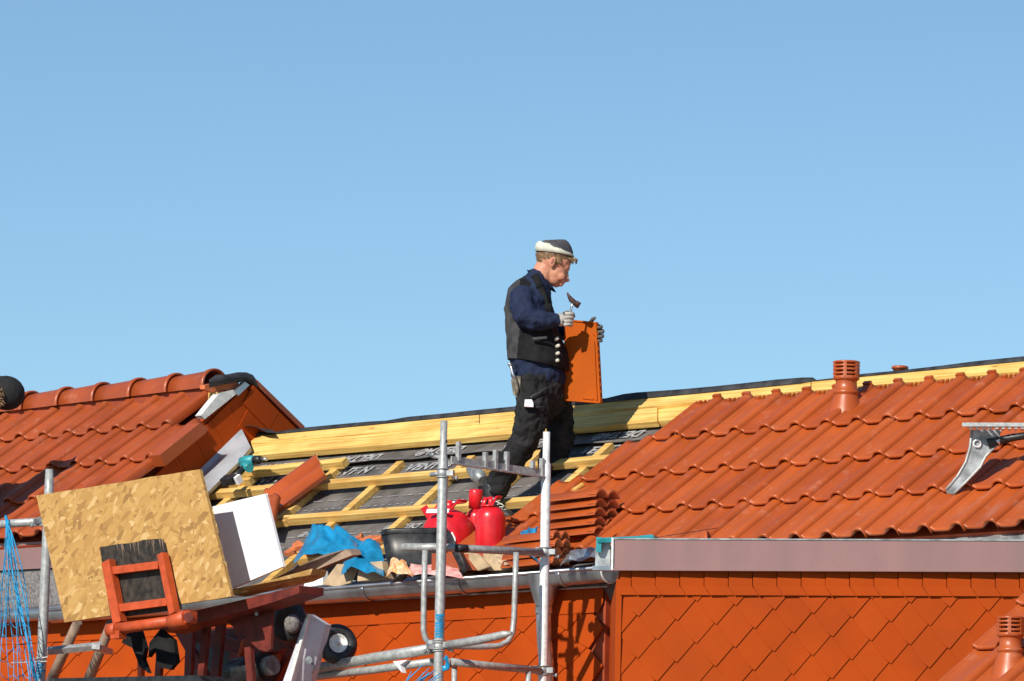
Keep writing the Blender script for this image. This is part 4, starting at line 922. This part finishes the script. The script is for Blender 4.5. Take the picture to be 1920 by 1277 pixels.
m = MB(); m.bar(B_(1809, 800) + V((0, -.05, .015)), at(1965, 794, Yb - .35), .08, .022, Z, GALV)
for i in range(9): m.tube([B_(1820 + i * 12, 803) + V((0, -.07, 0)), B_(1820 + i * 12, 803) + V((0, .0, -.006))], .010, GALVW, 6)
m.build('top_bar', br)
m = MB(); m.tube([B_(1852, 832), B_(1900, 820), at(1960, 812, Yb - .1)], [.03, .022, .02], BLACKP, 8); m.tube([B_(1870, 824) + V((0, -.02, 0)), B_(1874, 834)], .015, STEEL, 8); m.build('strut', br)
# ================================================================== people
def fuse(mb, name, parent, voxel=.009, smooth=3, disp=0.0, dscale=.08):
    o = mb.build('tmpfuse', origin=(0, 0, 0), merge=False)
    r = o.modifiers.new('r', 'REMESH'); r.mode = 'VOXEL'; r.voxel_size = voxel; r.use_smooth_shade = True
    sm = o.modifiers.new('s', 'SMOOTH'); sm.iterations = smooth; sm.factor = .5
    if disp:
        tx = bpy.data.textures.new('wrinkle', 'CLOUDS'); tx.noise_scale = dscale; tx.noise_depth = 2
        dm = o.modifiers.new('d', 'DISPLACE'); dm.texture = tx; dm.strength = disp; dm.mid_level = .5; dm.texture_coords = 'LOCAL'
    dg = bpy.context.evaluated_depsgraph_get(); me = bpy.data.meshes.new_from_object(o.evaluated_get(dg))
    mt = mb.mats[0]; bpy.data.objects.remove(o)
    org = ORG[parent.name_full]; me.transform(Matrix.Translation(-org)); me.name = name
    me.materials.clear(); me.materials.append(mt)
    for p in me.polygons: p.use_smooth = True; p.material_index = 0
    n = bpy.data.objects.new(name, me); scn.collection.objects.link(n); n.parent = parent; ORG[n.name_full] = org; return n
YP = RP(-2.6, -.4, 0).y
kp = YP / F
Q = lambda x, y, d=0.0: at(x, y, YP + d)
def limb(mb, pts, mt, n=16):
    """pts: (px, py, depth, radius_px, depth_radius_px or None)"""
    path = []; rad = []
    for p in pts:
        path.append(Q(p[0], p[1], p[2])); r = p[3] * kp; ry = (p[4] if len(p) > 4 else p[3]) * kp; rad.append((ry, r))
    mb.tube(path, rad, mt, n, True, ref=V((0, 1, 0)))
    for i in (0, -1):
        mb.ball(path[i], rad[i][1], rad[i][0], min(rad[i]) * .9, mt)
pf = Q(940, 972, 0); person = empty('person', pf, 'roofer in navy fleece and black vest with cream banded cap, looking down at a tile', 'person')
# body: head, neck, trunk, limbs in one skin
m = MB()
hx = (V((.80, 0, -.60)), V((0, 1, 0)), V((.60, 0, .80)))      # head tilted forward
m.ball(Q(1039, 485), 34 * kp, 25 * kp, 33 * kp, SKIN, hx)
m.ball(Q(1044, 507), 20.5 * kp, 19.5 * kp, 27 * kp, SKIN, (V((.9, 0, -.42)), V((0, 1, 0)), V((.42, 0, .9))))
m.ball(Q(1040, 522), 15 * kp, 16 * kp, 15 * kp, SKIN); m.ball(Q(1043, 531.5), 8 * kp, 8 * kp, 8 * kp, SKIN)
m.ball(Q(1063, 502), 6 * kp, 14 * kp, 8 * kp, SKIN)                                           # brow
m.ball(Q(1062, 518), 4.5 * kp, 4.0 * kp, 8.5 * kp, SKIN, (V((1, 0, 0)), V((0, 1, 0)), V((.1, 0, 1)).normalized())); m.ball(Q(1064, 525.5), 4.6 * kp, 5 * kp, 3.8 * kp, SKIN)
m.ball(Q(1052, 518, -.045), 8 * kp, 5 * kp, 8 * kp, SKIN); m.ball(Q(1050, 524), 10 * kp, 12 * kp, 10 * kp, SKIN); m.ball(Q(1055, 530), 4.5 * kp, 7 * kp, 2.8 * kp, SKIN); m.ball(Q(1052, 535), 4 * kp, 6.5 * kp, 2.6 * kp, SKIN)
limb(m, [(1004, 540, 0, 23, 22), (1014, 520, 0, 21, 20), (1024, 500, 0, 20, 19)], SKIN)
limb(m, [(1001, 560, 0, 24, 36), (996, 600, 0, 32, 42), (1002, 650, 0, 36, 38), (1012, 700, 0, 34, 38)], SKIN)
limb(m, [(1006, 715, -.08, 20), (1001, 755, -.12, 19), (995, 795, -.14, 15), (960, 862, -.14, 12), (934, 915, -.13, 9), (928, 945, -.13, 7)], SKIN)
limb(m, [(1026, 715, .08, 18), (1043, 755, .12, 16), (1049, 800, .15, 14), (1036, 870, .20, 9)], SKIN)
limb(m, [(994, 566, -.10, 10), (981, 572, -.19, 11), (985, 593, -.235, 11), (1010, 601, -.24, 9), (1048, 600, -.22, 7)], SKIN)
limb(m, [(1000, 566, .10, 10), (1004, 572, .18, 12), (1020, 600, .22, 10), (1050, 621, .22, 9), (1104, 628, .13, 7)], SKIN)
fuse(m, 'body', person, .0065, 2)
# eye, brow, lips
m = MB(); m.tube([Q(1056, 511, -.062), Q(1062, 511.5, -.052), Q(1066, 510.5, -.035)], [.002, .004, .002], HAIR, 6); m.build('eyebrow', person)
m = MB(); m.ball(Q(1062.5, 516, -.048), .006, .006, .0035, HAIR); m.build('eye', person)
m = MB(); m.tube([Q(1049, 532.5, -.032), Q(1054, 532, -.026), Q(1058, 531, -.008)], [.002, .003, .002], mat('lip', (.45, .14, .11), .5), 6); m.build('mouth', person)
m = MB()
m.ball(Q(1036.5, 491, -.083), .018, .009, .036, SKIN, (V((.95, 0, -.25)), V((0, 1, 0)), V((.25, 0, .95)))); m.ball(Q(1035.5, 489, -.091), .009, .006, .020, mat('ear_inner', (.42, .15, .10), .6), (V((.95, 0, -.25)), V((0, 1, 0)), V((.25, 0, .95))))
m.build('ear', person)
# hair: cropped shell round the back and temple plus a fringe tuft
m = MB()
rows = []
for j in range(9):
    t = j / 8; row = []
    for i in range(25):
        q = R(-10 + i * 200 / 24.)       # from the front through near side to the back
        fx, fy = math.cos(q), -math.sin(q)
        low = 496 if q > 2.3 else (489 if q > 1.75 else (485 if q > 1.5 else (497 if q > 1.2 else (487 if q > .5 else 484))))
        y = 476 + (low - 476) * t
        rx = (35.2 - 2.5 * t * (1 if q > 2.2 else .3)) * kp; ry = (26.3 - 1.5 * t) * kp
        p = Q(1039 + .32 * (y - 485) * (1 if fx > 0 else .2), y) + V((fx * rx, fy * ry, 0)); row.append(p)
    rows.append(row)
m.grid(rows, HAIR, True)
for k in range(26):
    x = random.uniform(1062, 1077); d = random.uniform(-.06, .06); a = Q(x, 482 + (x - 1062) * .2, d); b = Q(x + random.uniform(2, 7), 492 + random.uniform(-2, 5), d + random.uniform(-.01, .01)); m.tube([a, (a + b) / 2 + V((.008, 0, .004)), b], [.007, .006, .001], HAIR, 5)
for k in range(30):
    x = random.uniform(1041, 1052); a = Q(x, 482, -.083 + (x - 1044) * .0012); b = Q(x - random.uniform(0, 3), 482 + random.uniform(6, 15), -.084 + (x - 1044) * .0014); m.tube([a, b], [.005, .001], HAIR, 5)
m.build('hair', person)
# cap
m = MB()
rows = []
def crow(cx, cy, rx, ry, tilt, n=28): return [Q(cx, cy) + V((math.cos(q) * rx * kp, math.sin(q) * ry * kp, -math.cos(q) * tilt * kp)) for q in [i * 2 * math.pi / n for i in range(n)]]
m.grid([crow(1040, 472, 35, 27, 7), crow(1040, 466, 35, 27, 6), crow(1041, 459, 31, 25, 4), crow(1043, 453, 24, 20, 1.5), crow(1046, 450.5, 15, 12, -1), crow(1047, 450, 2, 2, 0)], CAPD, True, True); m.build('cap', person)
capo = person.children[-1]
m = MB()
n = 36; lo_ = []; hi_ = []; mid = []
for i in range(n):
    q = i * 2 * math.pi / n; cx_, sy_ = math.cos(q), math.sin(q); f_ = (cx_ + 1) / 2
    base_ = Q(1040, 477) + V((cx_ * 36.5 * kp, sy_ * 28.3 * kp, -cx_ * 5.0 * kp))
    h_ = (18.5 - 13 * f_ ** 1.3) * kp * (1 + .06 * math.sin(q * 9))
    lo_.append(base_); mid.append(base_ + V((-cx_ * -1.0 * kp, sy_ * 1.0 * kp, h_ * .5))); hi_.append(base_ + V((-cx_ * 3.0 * kp, -sy_ * 2.5 * kp, h_)))
m.grid([[p + V((0, 0, .004)) * 0 - (p - Q(1040, 477)) * .03 for p in lo_], lo_, mid, hi_, [p - (p - Q(1042, 460)) * .06 for p in hi_]], CAPW, True, True); m.build('cap_band', capo)
# jacket (fleece)
m = MB()
limb(m, [(1002, 541, 0, 33, 46), (994, 566, 0, 42, 66), (996, 600, 0, 45, 62), (1000, 650, 0, 47, 55), (1008, 690, 0, 50, 56), (1012, 706, 0, 50, 55)], NAVY)
limb(m, [(1003, 536, 0, 26, 26), (1008, 522, 0, 22, 24)], NAVY)                                                  # collar base
limb(m, [(980, 556, -.17, 25), (979, 575, -.20, 24), (986, 594, -.235, 24), (1003, 601, -.25, 20), (1028, 601, -.24, 16.5), (1047, 600, -.22, 13.5)], NAVY)
limb(m, [(1000, 556, .17, 24), (1018, 600, .22, 21), (1050, 622, .22, 17), (1096, 628, .11, 13)], NAVY)
fuse(m, 'jacket', person, .010, 3, .028, .055)
m = MB()
rows = []
for t, g_ in ((0, 1.0), (.5, 1.0), (1.0, .98)):
    rows.append([Q(1019 - 8 * t, 533 - 13 * t) + V((math.cos(q) * 24.5 * kp * g_, math.sin(q) * 24 * kp * g_, -math.cos(q) * (15 - 1 * t) * kp)) for q in [i * 2 * math.pi / 24 for i in range(24)]])
rows.append([p - (p - Q(1011, 520)) * .10 - Z * .01 for p in rows[-1]])
m.grid(rows, NAVY, True, True); m.build('collar', person)
# vest
m = MB()
limb(m, [(992, 556, 0, 43, 50), (990, 575, 0, 45.5, 52), (994, 600, 0, 48, 58), (1000, 640, 0, 52, 60), (1008, 668, 0, 58, 63), (1010, 684, 0, 60, 65)], VEST)
fuse(m, 'vest', person, .010, 3, .016, .07)
vo = person.children[-1]
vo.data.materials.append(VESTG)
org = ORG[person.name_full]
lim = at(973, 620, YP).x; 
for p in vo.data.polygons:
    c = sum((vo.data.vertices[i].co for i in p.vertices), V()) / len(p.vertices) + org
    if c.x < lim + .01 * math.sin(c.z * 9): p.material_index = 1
# trim vest hem: straight cut, open front
bm = bmesh.new(); bm.from_mesh(vo.data)
pz = Q(1010, 686) - org; bmesh.ops.bisect_plane(bm, geom=bm.verts[:] + bm.edges[:] + bm.faces[:], plane_co=pz, plane_no=V((-.20, 0, -1)).normalized(), clear_outer=True)
bm.to_mesh(vo.data); bm.free()
m = MB()
for x0, y0, x1, y1 in ((1002, 516, 1012, 540), (1012, 540, 1026, 570), (1026, 570, 1030, 600)): m.tube([Q(x0, y0, -.115 if y0 < 530 else -.155), Q(x1, y1, -.155)], [(.012, .028)] * 2, VEST, 10, ref=V((0, 1, 0)))
m.build('vest_strap', vo)
for x, y in ((1044.5, 641), (1046.5, 654.5), (1046, 668.5), (1045, 682)):
    m = MB(); c = Q(x, y, -.0); c.y = YP - .212 + (x - 1010) * .0008
    m.lathe(c, V((.35, -1, .1)), [(.001, .010), (.008, .009), (.011, .005), (.011, -.03)], CAPW, 14); m.build('button', vo)
m = MB(); m.box(Q(1012, 634, -.235), V((.045, -.004, .004)), V((0, .006, 0)), Z * .008, VESTG); m.build('pocket_flap', vo)
# trousers
m = MB()
limb(m, [(1010, 700, 0, 46, 52), (1012, 722, 0, 47, 52), (1014, 748, 0, 46, 48)], TROU)
limb(m, [(1002, 722, -.10, 33), (1001, 755, -.12, 34), (997, 790, -.14, 32), (985, 822, -.15, 27), (972, 845, -.15, 26), (950, 878, -.14, 25), (936, 902, -.13, 23), (928, 922, -.13, 21)], TROU)
limb(m, [(1030, 722, .10, 32), (1045, 755, .12, 29), (1050, 790, .15, 26), (1050, 825, .17, 27), (1040, 850, .19, 28), (1030, 880, .20, 24)], TROU)
fuse(m, 'trousers', person, .009, 2, .042, .05)
to = person.children[-1]
m = MB(); m.prism([Q(984, 749, -.30), Q(997, 749, -.30), Q(1000, 756, -.30), Q(1000, 763, -.30), Q(983, 762, -.30)], V((0, .07, 0)), WHITE); m.build('paper_note', to)
m = MB(); m.tube([Q(982, 763, -.250), Q(1000, 764, -.268), Q(1018, 763, -.25)], .006, VESTG, 8); m.tube([Q(1033, 722, -.20), Q(1012, 736, -.24), Q(1000, 742, -.25), Q(995, 746, -.25)], [.003, .005, .008, .010], VESTG, 8); m.build('pocket_seam', to)
m = MB(); m.prism([Q(968, 704, -.14), Q(976, 706, -.17), Q(975, 738, -.17), Q(970, 746, -.16), Q(962, 738, -.13), Q(958, 712, -.12)], V((0, .03, 0)), LEATH); m.build('tool_holster', to)
# boots
m = MB()
limb(m, [(921, 912, -.13, 15), (922, 930, -.13, 16), (926, 950, -.13, 16)], BOOT); limb(m, [(920, 955, -.13, 13), (938, 962, -.15, 14), (956, 969, -.17, 11)], BOOT)
fuse(m, 'boot', person, .008, 2)
bo = person.children[-1]
m = MB(); m.tube([Q(908, 968, -.13), Q(935, 975, -.155), Q(966, 979, -.18)], [(.05, .018), (.052, .018), (.042, .016)], SOLE, 14, ref=V((0, 1, 0))); m.build('sole', bo)
m = MB()
for i in range(5): m.tube([Q(924 + i * 4, 936 + i * 5, -.19), Q(934 + i * 4, 933 + i * 5.5, -.185)], .0035, CAPW, 6)
m.tube([Q(930, 940, -.19), Q(945, 948, -.2), Q(940, 955, -.2)], .003, CAPW, 6); m.build('laces', bo)
m = MB(); limb(m, [(1032, 868, .20, 14), (1034, 885, .20, 14), (1048, 893, .18, 11)], BOOT); fuse(m, 'boot', person, .008, 2)
# gloves
def finger(mb, pts, r, mt): mb.tube(pts, [r * 1.05] + [r] * (len(pts) - 2) + [r * .75], mt, 10); mb.ball(pts[-1], r * .78, r * .78, r * .78, mt, n=8, m=6)
m = MB(); limb(m, [(1046, 601, -.22, 12.5, 12), (1054, 598, -.225, 13.5, 11)], GLOVE); m.ball(Q(1062, 597, -.225), 12.5 * kp, 9.5 * kp, 12.5 * kp, GLOVE)
fuse(m, 'glove', person, .006, 2)
gl = person.children[-1]
for i, (y, r_) in enumerate(((589, .0125), (596, .0130), (603, .0125), (609, .0110))):
    m = MB(); finger(m, [Q(1060 - i * .8, y, -.255), Q(1069 - i * .8, y - 1, -.262), Q(1074.5 - i * 1.2, y, -.245), Q(1074 - i, y + 1, -.215), Q(1069 - i, y + 1, -.20)], r_, GLOVE); m.build('finger', gl)
m = MB(); finger(m, [Q(1056, 589, -.245), Q(1064, 585.5, -.25), Q(1072, 588, -.235), Q(1076, 593, -.228)], .0125, GLOVED); m.build('thumb', gl)
# left glove behind the tile, fingers wrapped over its right edge
m = MB(); limb(m, [(1092, 629, .11, 12), (1108, 627, .03, 15, 9)], GLOVED); m.ball(Q(1114, 624, .0), 10 * kp, 8 * kp, 17 * kp, GLOVED); fuse(m, 'glove', person, .006, 2)
gr_ = person.children[-1]
for y, x2, r_ in ((612.5, 1131, .0125), (621, 1134, .0130), (630, 1133.5, .0125), (638, 1131, .0110)):
    m = MB(); finger(m, [Q(1113, y, -.03), Q(1124, y - 1, -.04), Q(x2 - 4, y, -.07), Q(x2 - 4, y + 1, -.115), Q(1123, y + 1.5, -.14)], r_, GLOVED); m.build('finger', gr_)
m = MB(); finger(m, [Q(1108, 612, -.05), Q(1107, 604, -.06), Q(1112, 598, -.09), Q(1115, 596, -.125)], .0125, GLOVED); m.build('thumb', gr_)
# held roof tile
HELD = mat('matt_orange_clay', (0.44, 0.088, 0.008), 0.75, var=.05, scale=4, spec=.1)
tc = empty('held_roof_tile', Q(1098, 757, -.02), 'single orange roof tile held upright on its end by the roofer', 'roof tile')
m = MB()
tl, tr_, brr, bl = Q(1058, 598, -.02), Q(1120, 604, -.12), Q(1128, 757, -.12), Q(1058, 752, -.02)
nn = (tr_ - tl).cross(tl - bl).normalized(); nn = nn if nn.y < 0 else -nn
m.prism([tl, tr_, brr, bl], -nn * .018, HELD)
ed = lambda a, b, w_, h_: m.bar(a + nn * h_, b + nn * h_, w_, h_, nn, HELD)
L2 = lambda s_, t: tl.lerp(tr_, s_).lerp(bl.lerp(brr, s_), t)
ed(L2(.97, .02), L2(.975, .99), .012, .016); ed(L2(.88, .25), L2(.88, .96), .010, .009); ed(L2(.02, .985), L2(.98, .985), .012, .012); ed(L2(.02, .01), L2(.98, .012), .010, .008); ed(L2(.50, .945), L2(.80, .95), .010, .007); ed(L2(.86, .16), L2(.95, .22), .010, .012)
for i in range(11): m.box(L2(1.0, .06 + i * .088), (tr_ - tl).normalized() * .004, nn * .009, Z * .009, HELD)
m.build('tile_slab', tc)
m = MB(); m.prism([L2(.02, .02) - nn * .019, L2(.35, .02) - nn * .019, L2(.35, .98) - nn * .019, L2(.02, .98) - nn * .019], -nn * .025, HELD); m.build('tile_roll', tc)
# hammer in hand
hm = empty('hammer', Q(1067, 600, -.225), 'small hammer with dark head held up in the pale glove', 'hammer')
m = MB(); m.tube([Q(1066, 612, -.225), Q(1069, 592, -.23), Q(1072, 575, -.235), Q(1074, 566, -.235)], [.010, .009, .007, .0075], STEEL, 10); m.build('handle', hm)
m = MB(); m.tube([Q(1063.5, 549, -.235), Q(1067, 556, -.235), Q(1071, 562, -.235), Q(1077, 567, -.235), Q(1081, 570, -.235), Q(1086.5, 573.5, -.235)], [(.005, .016), (.011, .018), (.017, .020), (.016, .018), (.021, .018), (.021, .018)], RUSTY, 12); m.build('head', hm)
# hammer in the holster
hm = empty('hammer', Q(966, 740, -.15), 'steel hammer hanging in the leather holster at the roofer\'s hip', 'hammer')
m = MB(); m.tube([Q(956, 684, -.15), Q(959, 690, -.16), Q(962, 702, -.165), Q(966, 712, -.17)], [.012, .010, .011, .010], STEEL, 10); m.ball(Q(956, 683, -.15), .016, .014, .010, STEEL); m.build('handle', hm)
m = MB(); m.tube([Q(965, 712, -.18), Q(969, 728, -.18), Q(970, 741, -.17)], [.013, .016, .010], LEATH, 8); m.build('head', hm)
# ---------------- second person, almost wholly outside the frame
YS = (rpx(135, 882, 0, LIFT) - SUN * .8).y; ks = YS / F
T_ = lambda x, y, d=0.0: at(x, y, YS + d)
p2 = empty('person', T_(-60, 800), 'person at the far left edge with only a black hat and fair hair showing', 'person')
m = MB(); m.ball(T_(-12, 738), 26 * ks, 26 * ks, 32 * ks, SKIN); m.tube([T_(-20, 760), T_(-45, 790), T_(-80, 810)], [.09, .16, .2], SKIN, 12); m.tube([T_(-80, 800), T_(-110, 860), T_(-100, 930)], [.2, .17, .1], SKIN, 12)
fuse(m, 'body', p2, .012, 2)
m = MB(); ax3 = (V((.9, 0, -.25)).normalized(), V((0, 1, 0)), V((.25, 0, .9)).normalized())
m.ball(T_(12, 737), 36 * ks, 32 * ks, 33 * ks, HATB, ax3); m.ball(T_(-8, 734), 30 * ks, 30 * ks, 31 * ks, HATB); fuse(m, 'hat', p2, .010, 3)
m = MB(); m.ball(T_(-8, 748, -.09), 16 * ks, 12 * ks, 20 * ks, HAIR)
for i in range(50): a = T_(random.uniform(-8, 6), random.uniform(725, 760), -.12); m.tube([a, a + V((random.uniform(0, .03), -.02, random.uniform(-.03, .0)))], [.006, .001], HAIR, 5)
m.build('hair', p2)
m = MB(); m.tube([T_(-40, 780), T_(-80, 800), T_(-120, 870), T_(-110, 950)], [.17, .24, .22, .2], NAVY, 14); fuse(m, 'jacket', p2, .014, 2, .02)
